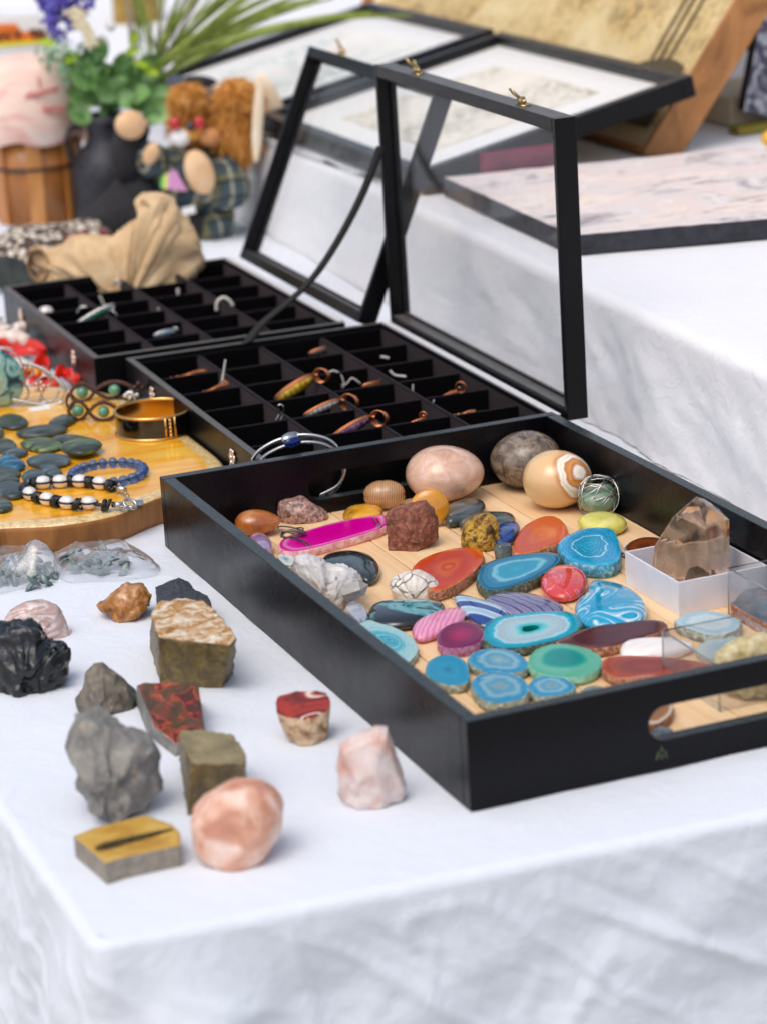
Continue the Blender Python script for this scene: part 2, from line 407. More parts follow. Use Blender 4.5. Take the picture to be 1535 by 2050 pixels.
# --- ground and far surroundings
gm, nt, b = pmat('pale_paving', rough=.85); v = coords(nt, rnd=False)
c = ramp(nt, tex(nt, v, 'noise', .02, 6, .5), [(.3, '#a5a19a'), (.7, '#c4c0b8')]); nt.links.new(c, b.inputs['Base Color']); bump(nt, b, tex(nt, v, 'noise', .4, 5), .3, .3)
o = mesh('ground', [(-6000, -6000, -76), (9000, -6000, -76), (9000, 12000, -76), (-6000, 12000, -76)], [(0, 1, 2, 3)], gm, origin=(0, 0, -76)); tag(o, kind='structure')
# further stall tables with white cloths behind
FAR = cloth_mat('far_white_cloth', '#efeeea')
def far_table(label, x0, y0, x1, y1, z, h=60):
    V, F = [], []; N = 60
    per_ = [(x0 + (x1 - x0) * i / N, y0) for i in range(N + 1)]
    rows = [[Vector((x, y1, z)) for x, _ in per_], [Vector((x, y0 + 1, z)) for x, _ in per_], [Vector((x, y0, z - 1)) for x, _ in per_]]
    for d in (5, 15, 30, h): rows.append([Vector((x, y0 - abs(math.sin(x * .2 + d * .02)) * 2 * min(1, d / 15), z - d)) for x, _ in per_])
    grid_vf(rows, V, F); V2 = []; rows = [[Vector((x0, y1, z)), Vector((x0, y0 + 1, z))], [Vector((x0 - 1, y1, z - h)), Vector((x0 - 1, y0, z - h))]]; grid_vf(rows, V, F)
    o = mesh('tablecloth', V, F, FAR, origin=((x0 + x1) / 2, (y0 + y1) / 2, z - h)); return tag(o, label, 'tablecloth')
far_table('white cloth on the far stall table behind the flowers', -160, 352, 150, 560, 5)
far_table('white cloth on the far stall table behind the engraving', 165, 230, 420, 520, 2)

# ================================================================= BLACK TRAY
TW, TL, TH, TT, FZ = 34.77, 59.84, 5.92, 1.0, .8
tray = thing('wooden_tray', 'glossy black wooden tray with handle holes and a pale plank floor, full of stones', 'tray', (TW / 2, TL / 2, 0))
def wall_hole(name, x0, x1, y0, y1, z0, z1, cx, cz, hw, r, mat, parent):
    N = 64; inner, outer = [], []
    for i in range(N):
        a = 2 * math.pi * i / N
        c, s = math.cos(a), math.sin(a)
        inner.append((cx + (hw - r) * (1 if c > 1e-6 else -1 if c < -1e-6 else 0) + r * c, cz + r * s))
    # spread extra points along the straight sides, outer points follow on the rectangle
    pts = []
    for i in range(N):
        px, pz = inner[i]
        t = 2 * math.pi * i / N
        if abs(math.cos(t)) * (z1 - z0) > abs(math.sin(t)) * (z1 - z0) * 1.0: pass
        if math.sin(t) > .35: o_ = (px + (px - cx) * .0, z1)
        elif math.sin(t) < -.35: o_ = (px, z0)
        else: o_ = (x1 if math.cos(t) > 0 else x0, z0 + (z1 - z0) * (math.sin(t) / .35 * .5 + .5))
        pts.append(o_)
    outer = pts
    V = []
    for y in (y0, y1):
        V += [(p[0], y, p[1]) for p in inner] + [(p[0], y, p[1]) for p in outer]
    F = []
    # corner points
    for i in range(N):
        j = (i + 1) % N
        F.append((i, N + i, N + j, j)); F.append((2 * N + i, 2 * N + j, 3 * N + j, 3 * N + i))
        F.append((i, j, 2 * N + j, 2 * N + i)); F.append((N + i, 3 * N + i, 3 * N + j, N + j))
    return V, F
def stadium_wall(x0, x1, y0, y1, z0, z1, hx0, hx1, hz0, hz1, mat, parent):
    """wall board with a rounded hand hole: outline strips triangulated by bmesh"""
    bm = bmesh.new(); r = (hz1 - hz0) / 2; cz = (hz0 + hz1) / 2
    hole = []
    for k in range(17): a = -math.pi / 2 + math.pi * k / 16; hole.append((hx1 - r + r * math.cos(a), cz + r * math.sin(a)))
    for k in range(17): a = math.pi / 2 + math.pi * k / 16; hole.append((hx0 + r + r * math.cos(a), cz + r * math.sin(a)))
    rect = [(x0, z0), (x1, z0), (x1, z1), (x0, z1)]
    vo = [bm.verts.new((x, y0, z)) for x, z in rect]; vh = [bm.verts.new((x, y0, z)) for x, z in hole]
    es = [bm.edges.new((vo[i], vo[(i + 1) % 4])) for i in range(4)] + [bm.edges.new((vh[i], vh[(i + 1) % len(vh)])) for i in range(len(vh))]
    bmesh.ops.triangle_fill(bm, use_beauty=True, edges=es)
    fs = list(bm.faces); ex = bmesh.ops.extrude_face_region(bm, geom=fs)
    nv = [g for g in ex['geom'] if isinstance(g, bmesh.types.BMVert)]
    bmesh.ops.translate(bm, verts=nv, vec=(0, y1 - y0, 0)); bmesh.ops.recalc_face_normals(bm, faces=bm.faces)
    bm.verts.index_update(); V = [v.co.copy() for v in bm.verts]; F = [[v.index for v in f.verts] for f in bm.faces]; bm.free()
    o = mesh('tray_wall', V, F, mat, parent, smooth=False)
    return bevel(o, .07)
stadium_wall(0, TW, 0, TT, 0, TH, 12.2, 22.6, 2.0, 4.25, BLACK, tray)
stadium_wall(0, TW, TL - TT, TL, 0, TH, 12.2, 22.6, 2.0, 4.25, BLACK, tray)
box('tray_wall', (0, TT + .004, 0), (TT, TL - TT - .004, TH - .01), BLACK, tray, bv=.07)
box('tray_wall', (TW - TT, TT + .004, 0), (TW, TL - TT - .004, TH - .01), BLACK, tray, bv=.07)
jx = [TT, 7.15, 13.95, 20.55, 27.25, TW - TT]
for a, b_ in zip(jx, jx[1:]):
    box('plank', (a + .045, TT + .02, .1), (b_ - .045, TL - TT - .02, FZ), PLANK, tray, bv=.06)
box('underboard', (TT, TT, .02), (TW - TT, TL - TT, .09), dk, tray, bv=0)
# small leaf motif on the front board below the hand hole
LEAFG = pmat('leaf_print_green', '#5b6a4c', .5)[0]
lf = []
for (dx, dz, a) in ((0, .15, 0), (-.25, -.1, .5), (.25, -.1, -.5), (-.3, -.35, .9), (.28, -.38, -.9), (0, -.35, 0)):
    cx, cz = 13.0 + dx, 1.3 + dz
    lf.append([Vector((cx + math.sin(a) * t * .2, -.03, cz + math.cos(a) * t * .2)) for t in (-1, 0, 1)])
tubes('leaf_motif', lf, .05, LEAFG, tray, seg=6, rf=lambda t: .4 + .6 * math.sin(t * math.pi))

# ================================================================= JEWELLERY CASES
def case(label, x0, x1, y0, y1, h, ang, nx, ny, group, off=.25, lz=.1, L=26):
    t = thing('jewellery_case', label, 'display case', ((x0 + x1) / 2, (y0 + y1) / 2, 0), group)
    T = .7
    box('case_wall', (x0, y0, 0), (x1, y0 + T, h), BLACK2, t); box('case_wall', (x0, y1 - T, 0), (x1, y1, h), BLACK2, t)
    box('case_wall', (x0, y0 + T + .003, 0), (x0 + T, y1 - T - .003, h - .01), BLACK2, t); box('case_wall', (x1 - T, y0 + T + .003, 0), (x1, y1 - T - .003, h - .01), BLACK2, t)
    # lining and bottom
    V, F = box_vf((x0 + T, y0 + T, .02), (x1 - T, y1 - T, .6))
    for a, b_ in (((x0 + T, y0 + T, .6), (x0 + T + .12, y1 - T, h - .5)), ((x1 - T - .12, y0 + T, .6), (x1 - T, y1 - T, h - .5)), ((x0 + T + .12, y0 + T, .6), (x1 - T - .12, y0 + T + .12, h - .5)), ((x0 + T + .12, y1 - T - .12, .6), (x1 - T - .12, y1 - T, h - .5))): box_vf(a, b_, V, F)
    mesh('velvet_lining', V, F, VELVET, t, smooth=False)
    X0, X1, Y0, Y1 = x0 + T + .13, x1 - T - .13, y0 + T + .13, y1 - T - .13; dt = .22
    for i in range(1, nx):
        x = X0 + (X1 - X0) * i / nx; bevel(box('divider', (x - dt, Y0, .61), (x + dt, Y1, h - .55), VELVET, t, bv=0), .12, 3)
    for j in range(1, ny):
        y = Y0 + (Y1 - Y0) * j / ny
        for i in range(nx):
            a = X0 + (X1 - X0) * i / nx + (dt if i else 0); b_ = X0 + (X1 - X0) * (i + 1) / nx - (dt if i < nx - 1 else 0)
            bevel(box('divider', (a, y - dt, .61), (b_, y + dt, h - .62), VELVET, t, bv=0), .12, 3)
    # white strip under the hinge
    box('hinge_strip', (x1 - T + .12, y0 + .5, h + .002), (x1 + .1, y1 - .5, h + .14), EDGE, t, bv=.02)
    # lid: shallow frame standing on its hinge edge
    D = 1.95; RW = 1.15; yr = .62
    d = Vector((math.cos(ang), 0, math.sin(ang))); nrm = Vector((math.sin(ang), 0, -math.cos(ang)))  # nrm: outer side
    O = Vector((x1 + off, 0, h + lz))
    def q(a, y, c): p = O + d * a + nrm * c; return Vector((p.x, y, p.z))
    def bar(V, F, a0, a1, ya, yb, c0, c1):
        k = len(V)
        for a in (a0, a1):
            for (y, c) in ((ya, c0), (yb, c0), (yb, c1), (ya, c1)): V.append(q(a, y, c))
        F.extend([(k, k + 3, k + 2, k + 1), (k + 4, k + 5, k + 6, k + 7), (k, k + 1, k + 5, k + 4), (k + 1, k + 2, k + 6, k + 5), (k + 2, k + 3, k + 7, k + 6), (k + 3, k, k + 4, k + 7)])
    V, F = [], []
    bar(V, F, 0, RW, y0 + yr, y1 - yr, 0, D); bar(V, F, L - RW, L, y0 + yr + .003, y1 - yr - .003, 0, D)
    bar(V, F, 0, L + .01, y0, y0 + yr - .003, 0, D + .01); bar(V, F, 0, L + .01, y1 - yr + .003, y1, 0, D + .01)
    lid = bevel(mesh('lid', V, F, BLACK2, t, smooth=False), .09)
    V, F = [], []; bar(V, F, RW + .01, L - RW - .01, y0 + yr + .01, y1 - yr - .01, D - .45, D - .25)
    mesh('glass_pane', V, F, GLASS, lid, smooth=False)
    V, F = [], []
    for (a0, a1, ya, yb) in ((RW, RW + .25, y0 + yr + .02, y1 - yr - .02), (L - RW - .25, L - RW, y0 + yr + .02, y1 - yr - .02), (RW + .25, L - RW - .25, y0 + yr + .02, y0 + yr + .25), (RW + .25, L - RW - .25, y1 - yr - .25, y1 - yr - .02)): bar(V, F, a0, a1, ya, yb, D - .75, D - .46)
    mesh('glazing_bead', V, F, BLACK2, lid, smooth=False)
    cl = []
    for fy_ in (.2, .78):
        y = y0 + (y1 - y0) * fy_
        V, F = [], []
        bar(V, F, L + .01, L + .1, y - .7, y + .7, .5, 1.3); bar(V, F, L + .1, L + .75, y - .22, y + .22, .5, 1.0)
        tube_vf([q(L + .45, y - .75, .75), q(L + .45, y + .75, .75)], .14, V, F, 8)
        tube_vf([q(L + .5, y - .45, .8), q(L + 1.0, y - .45, .2), q(L + 1.5, y - .3, -.2), q(L + 1.5, y + .3, -.2), q(L + 1.0, y + .45, .2), q(L + .5, y + .45, .8)], .08, V, F, 6)
        mesh('clasp', V, F, BRASS, lid)
        # catch plate on the front face of the case, flower shaped
        V, F = [], []
        zc = h - 1.5
        for k in range(6):
            a = k * math.pi / 3; ell_vf((x0 - .12, y + .5 * math.cos(a), zc + .5 * math.sin(a)), (.14, .3, .3), V, F, seg=8, rings=6)
        ell_vf((x0 - .2, y, zc), (.2, .2, .2), V, F, seg=10, rings=6); tube_vf([(x0 - .2, y, zc - .2), (x0 - .32, y, zc - .7), (x0 - .15, y, zc - .95)], .1, V, F, 6)
        mesh('catch_plate', V, F, pmat('rose_gold_%d' % len(bpy.data.materials), '#ecd2c2', .25, 1)[0], t)
    return t, q
case1, q1 = case('nearer black velvet-lined jewellery case, its glass lid standing upright', 9.9, 36.7, 61.2, 102.8, 5.0, math.radians(90.5), 4, 6, None, .5, -.5, 25.9)
case2, q2 = case('farther black velvet-lined jewellery case, its glass lid leaning back', 8.1, 34.0, 104.6, 142.2, 5.0, math.radians(66.5), 4, 6, None, 1.3, -.2, 24.8)
case1.rotation_euler.z = math.radians(-1.3); case2.rotation_euler.z = math.radians(-1.1)
# black stay ribbon from lid to case
def ribbon(name, pts, widths, wdir, mat, parent=None, th=.06, **k):
    V, F = [], []; n = len(pts)
    for i, p in enumerate(pts):
        p = Vector(p); wd = (wdir[i] if isinstance(wdir, list) else wdir).normalized(); wv = wd * widths[i] / 2
        t = (Vector(pts[min(n - 1, i + 1)]) - Vector(pts[max(0, i - 1)])).normalized(); nn = t.cross(wd).normalized() * th
        V += [p - wv - nn, p + wv - nn, p + wv + nn, p - wv + nn]
    for i in range(n - 1):
        for a in range(4): F.append((4 * i + a, 4 * i + (a + 1) % 4, 4 * i + 4 + (a + 1) % 4, 4 * i + 4 + a))
    F += [(0, 3, 2, 1), tuple(4 * (n - 1) + a for a in range(4))]
    return mesh(name, V, F, mat, parent, **k)
RIB = stone('black_ribbon', [(.3, '#0d0b0a'), (.7, '#191614')], 2, rough=.7, bs=.1)
pp = [(751, 292), (735, 340), (705, 410), (668, 480), (630, 540), (598, 578), (560, 612), (520, 645), (485, 690)]
pts = catmull([at(u, v, 102.0, 1) for u, v in pp], 6, closed=False); n = len(pts)
sm = lambda t: min(1, max(0, t))
ribbon('stay_ribbon', pts, [.85 + .8 * sm((i / n - .6) * 3) for i in range(n)], [(RH + Vector((0, 0, .35 * sm((i / n - .6) * 3)))) for i in range(n)], RIB, case1, th=.03)

# ================================================================= FRAMED PICTURES
def quadpt(A, B, Dd, u, v): return A + (B - A) * u + (Dd - A) * v
def framed(label, A, B, D_, n_depth, rail, mats, mat_art, matw, group=None, name='framed_picture', art_inset=(.16, .2), glass=True, parts=('mount', 'print')):
    """A, B, D_ : corner, next corner along width, corner along height (front face); depth goes backwards"""
    A, B, D_ = Vector(A), Vector(B), Vector(D_); W = B - A; H = D_ - A; wn_ = W.normalized(); hn = H.normalized(); nn = wn_.cross(hn).normalized()
    if nn.z < 0: nn = -nn
    C = B + H; base = min((A, B, D_, C), key=lambda p: p.z)
    t = thing(name, label, 'picture', (A + C) / 2 - nn * n_depth, group)
    def bar(p0, p1, inw, m_, nm):
        a, b_ = p0, p1; V = [a, b_, b_ + inw, a + inw]; V2 = [v - nn * n_depth for v in V]
        o = hexa(nm, V2, V, m_, t, bv=.1); return o
    r = rail
    bar(A, A + H, wn_ * r, mats, 'frame_rail'); bar(B - wn_ * r, B - wn_ * r + H, wn_ * r, mats, 'frame_rail')
    bar(A + wn_ * (r + .004), B - wn_ * (r + .004), hn * r, mats, 'frame_rail'); bar(D_ + wn_ * (r + .004) - hn * r, C - wn_ * (r + .004) - hn * r, hn * r, mats, 'frame_rail')
    # inner slope step
    a = A + wn_ * r + hn * r; W2 = wn_ * (W.length - 2 * r); H2 = hn * (H.length - 2 * r); dn = nn * .9
    def sheet(nm, a, w_, h_, off, m_):
        V = [a + nn * off, a + w_ + nn * off, a + w_ + h_ + nn * off, a + h_ + nn * off]; return mesh(nm, V + [v - nn * .12 for v in V], [(0, 1, 2, 3), (4, 7, 6, 5), (0, 4, 5, 1), (1, 5, 6, 2), (2, 6, 7, 3), (3, 7, 4, 0)], m_, t, smooth=False)
    sheet(parts[0], a, W2, H2, -1.3, matw)
    iw, ih = art_inset
    sheet(parts[1], a + W2 * iw + H2 * ih, W2 * (1 - 2 * iw), H2 * (1 - 2 * ih), -1.15, mat_art)
    if glass: sheet('glass_pane', a, W2, H2, -.6, PGLASS)
    # back board
    sheet('back_board', a, W2, H2, -n_depth + .3, pmat('board_%d' % len(bpy.data.materials), '#a58e70', .8)[0])
    return t
PAPER = stone('white_mount', [(.3, '#eeece6'), (.7, '#f7f5f0')], 1, bs=.05)
def sketch(name, bgc, inks, scale, dist=2.5):
    m, nt, b = pmat(name, rough=.8); v = coords(nt)
    n1 = tex(nt, v, 'noise', scale, 8, dist, .7); n2 = tex(nt, v, 'noise', scale * .25, 3, .5)
    f = mathn(nt, 'MULTIPLY', ramp(nt, n1, [(.47, 0.0), (.56, 1.0)]), ramp(nt, n2, [(.38, 0.0), (.58, 1.0)]))
    c = mix(nt, f, bgc, inks[0]); n3 = tex(nt, v, 'noise', scale * .5, 4, 1); c = mix(nt, ramp(nt, n3, [(.55, 0.0), (.7, .55)]), c, inks[1]); nt.links.new(c, b.inputs['Base Color']); return m
ART1 = sketch('pencil_landscape', '#e9e2d3', ('#a9a393', '#c2c0a4'), .35); ART2 = sketch('tinted_print', '#e8e6df', ('#8fb0aa', '#d99d8b'), .3)
framed('black framed pale landscape drawing, nearer of the two lying on the raised table', (51, 125, 15), (84.5, 125, 22), (51.5, 176.5, 15), 2.4, 1.5, FRAMEB, ART1, PAPER)
framed('black framed pale tinted print, farther of the two on the raised table', (52, 179, 15.2), (85, 179, 22.1), (52, 221, 15.2), 2.4, 1.5, FRAMEB, ART2, PAPER)
# block and books that prop them
MAR = stone('maroon_cloth', [(.3, '#5f1530'), (.7, '#8c2a4c')], .5, bs=.2)
box('storage_box', (58, 123.95, RZ + .15), (68.5, 124.85, 16.4), MAR, None, origin=(63, 124.4, RZ + .15)); tag(bpy.data.objects['storage_box'], 'maroon cloth-covered box under the edge of the nearer framed drawing', 'box')
# leaning old engraving in deep wooden frame
WOODF = wood('brown_frame_wood', '#8a5a2c', '#b47a42', '#c98e54', .4, (.3, .3, .3), .5)
ENG, nt, b = pmat('old_engraving_paper', rough=.8); v = coords(nt, rnd=False)
n1 = tex(nt, v, 'noise', .5, 9, 1.5, .7); n2 = tex(nt, v, 'noise', .09, 4, 1.0)
c = ramp(nt, n2, [(.3, '#c9a768'), (.5, '#d9bd84'), (.7, '#e6d2a2')]); c = mix(nt, mathn(nt, 'MULTIPLY', ramp(nt, n1, [(.45, 0.0), (.6, 1.0)]), ramp(nt, n2, [(.3, .9), (.6, .15)])), c, '#5f5136')
hatch = tex(nt, coords(nt, (1, 1, 3), rnd=False), 'noise', 2.5, 3); c = mix(nt, ramp(nt, hatch, [(.5, 0.0), (.65, .4)]), c, '#8d7648'); nt.links.new(c, b.inputs['Base Color'])
sl_ = Vector((12.55, 0, 16.4)).normalized(); A = Vector((81.3, 131, 12.9)); FHh = sl_ * 46
eng = framed('large old sepia engraving in a deep brown wooden frame, leaning behind the drawings', A, A + Vector((0, 100, 0)), A + FHh, 4.5, .7, WOODF, ENG, pmat('cream_mount', '#f0dfb0', .8)[0], art_inset=(.026, .07), glass=False, name='framed_engraving')
SEP = pmat('engraving_ink', '#57492f', .8)[0]
nn_ = Vector((-sl_.z, 0, sl_.x))
def ep(y, h, off=-1.0): return A + Vector((0, y, 0)) + sl_ * h + nn_ * off      # point on the engraving sheet
V, F = [], []
def inkpoly(P):
    k = len(V); V.extend(P); F.append(tuple(range(k, k + len(P))))
hill = [ep(4.2 + 19 * t, 4 + 9.5 * math.sin(math.pi * min(1, t * .62 + .25)) ** .7 * (1 - .5 * t)) for t in [i / 12 for i in range(13)]]
inkpoly([ep(4.2, 3.2), *hill, ep(23, 3.2)])
tw = pmat('engraving_tower', '#a7895a', .8)[0]
mesh('printed_hill', [p for p in V], F, SEP, eng, smooth=False)
V, F = [], []
for y_ in (8.3, 10.4, 12.2): inkpoly([ep(y_, 11.5, -.95), ep(y_ + .5, 11.5, -.95), ep(y_ + .9, 21, -.95), ep(y_ + .4, 21, -.95)])
inkpoly([ep(8.2, 21, -.95), ep(13.8, 21, -.95), ep(12, 22.3, -.95), ep(9.6, 22.3, -.95)])
mesh('printed_tower', V, F, SEP, eng, smooth=False)

# canvas lying on the raised table
CAN, nt, b = pmat('abstract_canvas', rough=.5); v = coords(nt, rnd=False, stretch=(.8, 1, 1))
n1 = tex(nt, v, 'noise', .1, 8, .8, .65); c = ramp(nt, n1, [(.28, '#5c5a60'), (.36, '#b3a8a8'), (.43, '#e6dcd7'), (.54, '#ead6cd'), (.6, '#f0e2d6'), (.68, '#e3cba2'), (.78, '#cdbfbb')])
n2 = tex(nt, coords(nt, (.25, 1, 1), rnd=False), 'noise', .4, 8, 2, .7); c = mix(nt, ramp(nt, n2, [(.56, 0.0), (.66, .85)]), c, '#4b4750'); c = mix(nt, ramp(nt, tex(nt, v, 'noise', .5, 5, 1), [(.55, 0.0), (.7, .7)]), c, '#fbf3ee')
nt.links.new(c, b.inputs['Base Color']); bump(nt, b, n2, .5, .2)
DKC = stone('dark_canvas_side', [(.3, '#25252b'), (.7, '#3a3a42')], 1, rough=.8, bs=.4)
cz = RZ + .15; P4 = [(53.2, 123.8, 0), (50.6, 87.6, 0), (87, 78.5, 0), (88.5, 118.5, 0)]
can = thing('canvas_painting', 'abstract pink and cream canvas painting with dark sides, lying flat on the raised table', 'painting', (70, 100, cz))
hexa('canvas_body', [(x, y, cz) for x, y, _ in P4], [(x, y, cz + 1.9) for x, y, _ in P4], DKC, can, bv=.12)
V, F = [], []; rows = []
for i in range(30):
    u = i / 29; rows.append([Vector(P4[0]).lerp(Vector(P4[1]), j / 29).lerp(Vector(P4[3]).lerp(Vector(P4[2]), j / 29), u * .992 + .004) for j in range(30)])
for r in rows:
    for p in r: p.z = cz + 1.95 + .12 * abs(fbm((p.x * .5, p.y, 0), .5, 3))
grid_vf(rows, V, F); mesh('painted_face', V, F, CAN, can)
# cream cartons and dark canvas at far right
CRM = stone('cream_carton', [(.3, '#d8c7a8'), (.7, '#e6d8bc')], .1, rough=.8, bs=.1); CRM2 = stone('pale_carton', [(.3, '#ded3cd'), (.7, '#efe7e2')], .08, rough=.8, bs=.1)
def upbox(label, u0, u1, vtop, vbot, y, dep, m_, nm='carton', cat='box', z0=RZ + .2):
    a = at(u0, vbot, y, 1); b_ = at(u1, vbot, y, 1); tp = at(u0, vtop, y, 1)
    o = box(nm, (a.x, y, z0), (b_.x, y + dep, tp.z), m_, None, bv=.15, origin=((a.x + b_.x) / 2, y + dep / 2, z0)); return tag(o, label, cat)
upbox('cream cardboard carton on the far right of the raised table', 1463, 1640, 196, 312, 142, 14, CRM)
upbox('tall pale carton standing behind the cream one, beside the leaning engraving', 1395, 1760, -60, 300, 170, 20, CRM2)
hg = tubes('wall_hook', [catmull([at(u, v, 168.5, 1) for u, v in ((1502, 60), (1512, 72), (1500, 84), (1493, 100))], 4, False), [at(u, v, 168.6, 1) for u, v in ((1492, 66), (1516, 74))]], .35, SEP, None); tag(hg, 'small dark hanging hook on the face of the tall pale carton', 'hook')
DARKA, nt, b = pmat('dark_abstract', rough=.6); v = coords(nt, rnd=False, stretch=(1, 1, 1)); n1 = tex(nt, v, 'noise', .25, 7, 2, .65); c = ramp(nt, n1, [(.3, '#23232f'), (.45, '#5a5668'), (.55, '#c9c7cf'), (.7, '#8fb4bd')]); nt.links.new(c, b.inputs['Base Color'])
t = thing('canvas_painting', 'dark blue and grey abstract canvas leaning at the right edge', 'painting', at(1520, 230, 138, 1)); a = [at(1488, 222, 138, 1), at(1640, 262, 138, 1), at(1700, -20, 140, 1), at(1540, -60, 140, 1)]
hexa('canvas_body', [p + Vector((0, 1.6, 0)) for p in a], [p + Vector((0, .02, 0)) for p in a], DKC, t); mesh('painted_face', a, [(0, 1, 2, 3)], DARKA, t, smooth=False)
OLV = pmat('olive_strip', '#8a7a1e', .5)[0]; a = at(1462, 318, 138, 1)
o = box('ruler', (a.x, 136, RZ + .2), (a.x + 14, 138.5, RZ + 1.1), OLV, None, origin=(a.x + 7, 137, RZ + .2)); tag(o, 'flat olive strip lying before the cream carton', 'strip')
kn = at(1540, 332, 125, 1); o = ell('knob', (kn.x + .6, 125, RZ + 1.5), (1.6, 1.2, 1.1), pmat('yellow_knob', '#e9b544', .3)[0]); tag(o, 'shiny yellow knob at the right edge by the pale canvas', 'knob')
# ================================================================= STONES: builders
def jit(seed): return random.Random(seed)
def clampx(P, z0):
    for p in P:
        if z0 == FZ and 0 < p.y < TL:
            p.x = min(max(p.x, 1.06), TW - 1.06); p.y = min(max(p.y, 1.06), TL - 1.06)
    return P
def slab(name, label, cat, poly, face, rind=None, h=.7, z0=.8, dome=0, edge=.12, seed=0, rough_edge=.05, cen=None, group=None, hole=None, tilt=0, zoff=0):
    """flat or domed stone whose outline lies on the plane z0+h; ring attribute runs 0 centre .. 1 rim"""
    zt = z0 + h * (.55 if dome else .8)
    P = clampx([at(u, v, zt) for u, v in poly], z0); n = max(3, int(72 / len(P)))
    out = catmull(P, n); r = jit(seed)
    if cen: C = at(cen[0], cen[1], zt)
    else: C = sum(out, Vector()) / len(out)
    N = len(out)
    def ring(s, z, wob=0):
        row = []
        for i, p in enumerate(out):
            q = C + (p - C) * s; q.z = z
            if wob: q = q + (p - C).normalized() * wob * fbm((p.x * 1, p.y, z * 3 + seed), 2.2, 3); q.z = z
            row.append(q)
        return row
    rows, ra = [], []
    zt = z0 + h
    s0 = hole if hole else .02
    K = 14
    if hole: rows.append(ring(s0, z0 + .1)); ra.append(0)
    for k in range(K + 1):
        s = s0 + (1 - s0) * k / K
        if dome:
            z = z0 + h * (.5 + .5 * (max(0, 1 - s ** 2.6)) ** .5)
        else:
            e = max(0, (s - (1 - edge)) / edge); z = zt - .05 * e * e
        rows.append(ring(s, z)); ra.append(s * .9)
    if dome:
        for k, (s, zz) in enumerate(((1.0, .38), (.97, .22), (.9, .08), (.8, 0))): rows.append(ring(s, z0 + h * zz, 0)); ra.append(.93 + .02 * k)
        nt_ = K
    else:
        for k, (s, zz) in enumerate(((1.005, .93), (1.03, .65), (1.035, .4), (1.0, .15), (.97, 0))): rows.append(ring(s, z0 + h * zz, rough_edge * 2)); ra.append(.93 + .02 * k)
        nt_ = K
    V, F = [], []; grid_vf(rows, V, F, True)
    if not hole: F.append(tuple(range(N))[::-1])
    F.append(tuple(range(len(V) - N, len(V))))
    if tilt or zoff:
        for v in V: v.z += zoff + tilt * (v.x - C.x)
    att = [a for a in ra for _ in range(N)]
    mats = [face] if not rind else [face, rind]
    nring = len(rows) - 1; first = (1 if hole else 0) + nt_
    mi = [0 if (f // N) < first else 1 for f in range(nring * N)] + ([0] if not hole else []) + [1]
    if not rind: mi = [0] * len(mi)
    o = mesh(name, [v for v in V], [tuple(reversed(f)) for f in F], mats, None, origin=(C.x, C.y, z0), mi=mi, attrs={'ring': att})
    if not dome: o.data.set_sharp_from_angle(angle=math.radians(32))
    return tag(o, label, cat, group)
def ell_px(u0, v0, u1, v1, skew=0, n=12, point=0):
    cu, cv, a, b_ = (u0 + u1) / 2, (v0 + v1) / 2, (u1 - u0) / 2, (v1 - v0) / 2
    out = []
    b_ = b_ - abs(skew) * .6 if abs(skew) < b_ else b_ * .5
    for k in range(n):
        t = 2 * math.pi * k / n; c, s = math.cos(t), math.sin(t)
        if point: s = s * (1 - point * abs(c) ** 2)
        out.append((cu + a * c, cv + b_ * s - skew * c))
    return out
def ball(name, label, cat, bb, z0, mat, egg=0, yaw=0, ry=1.0, f=None, parent=None, seg=36, M=None):
    u0, v0, u1, v1 = bb; cu, cv = (u0 + u1) / 2, (v0 + v1) / 2
    P = at(cu, cv, z0 + 2); k = ppc(P); rx_ = (u1 - u0) / 2 / k; rz = (v1 - v0) / 2 / k
    C = at(cu, cv, z0 + rz); k = ppc(C); rx_ = (u1 - u0) / 2 / k; rz = (v1 - v0) / 2 / k * .98; C = at(cu, cv, z0 + rz)
    M_ = M or Matrix.Rotation(math.atan2(RH.y, RH.x) + yaw, 3, 'Z')
    def ef(d):
        if egg: s = 1 - egg * d.x; d = Vector((d.x, d.y * s, d.z * s))
        return f(d) if f else d
    return tag(ell(name, C, (rx_, rx_ * ry, rz), mat, parent, M=M_, seg=seg, rings=seg * 2 // 3, f=ef, **({} if parent else {'origin': (C.x, C.y, z0)})), label, cat)
def subdiv_noise(V, F, cuts, amp, scale, seed, z0, mi=None, smooth_it=0, ridg=False, fine=.45):
    bm = bmesh.new(); vs_ = [bm.verts.new(v) for v in V]
    for i, f in enumerate(F):
        try:
            fc = bm.faces.new([vs_[j] for j in f])
            if mi: fc.material_index = mi[i]
        except ValueError: pass
    bmesh.ops.remove_doubles(bm, verts=bm.verts, dist=.002)
    bmesh.ops.recalc_face_normals(bm, faces=bm.faces)
    bmesh.ops.triangulate(bm, faces=[f for f in bm.faces if len(f.verts) > 4])
    for _ in range(cuts): bmesh.ops.subdivide_edges(bm, edges=bm.edges[:], cuts=1, use_grid_fill=True)
    for _ in range(smooth_it): bmesh.ops.smooth_vert(bm, verts=bm.verts, factor=.5, use_axis_x=True, use_axis_y=True, use_axis_z=True)
    bm.normal_update()
    for v in bm.verts:
        n = fbm((v.co.x, v.co.y, v.co.z + seed * 7.3), scale, 4)
        n += fine * (.5 - 1.4 * abs(mn.noise(Vector((v.co.x, v.co.y, v.co.z + seed)) * scale * 2.2)))
        if ridg: n = .5 - abs(n) * 1.6
        v.co = v.co + v.normal * n * amp
        if v.co.z < z0: v.co.z = z0
    bm.normal_update(); bm.verts.index_update()
    V2 = [v.co.copy() for v in bm.verts]; F2 = [[v.index for v in f.verts] for f in bm.faces]; m2 = [f.material_index for f in bm.faces]
    bm.free(); return V2, F2, m2
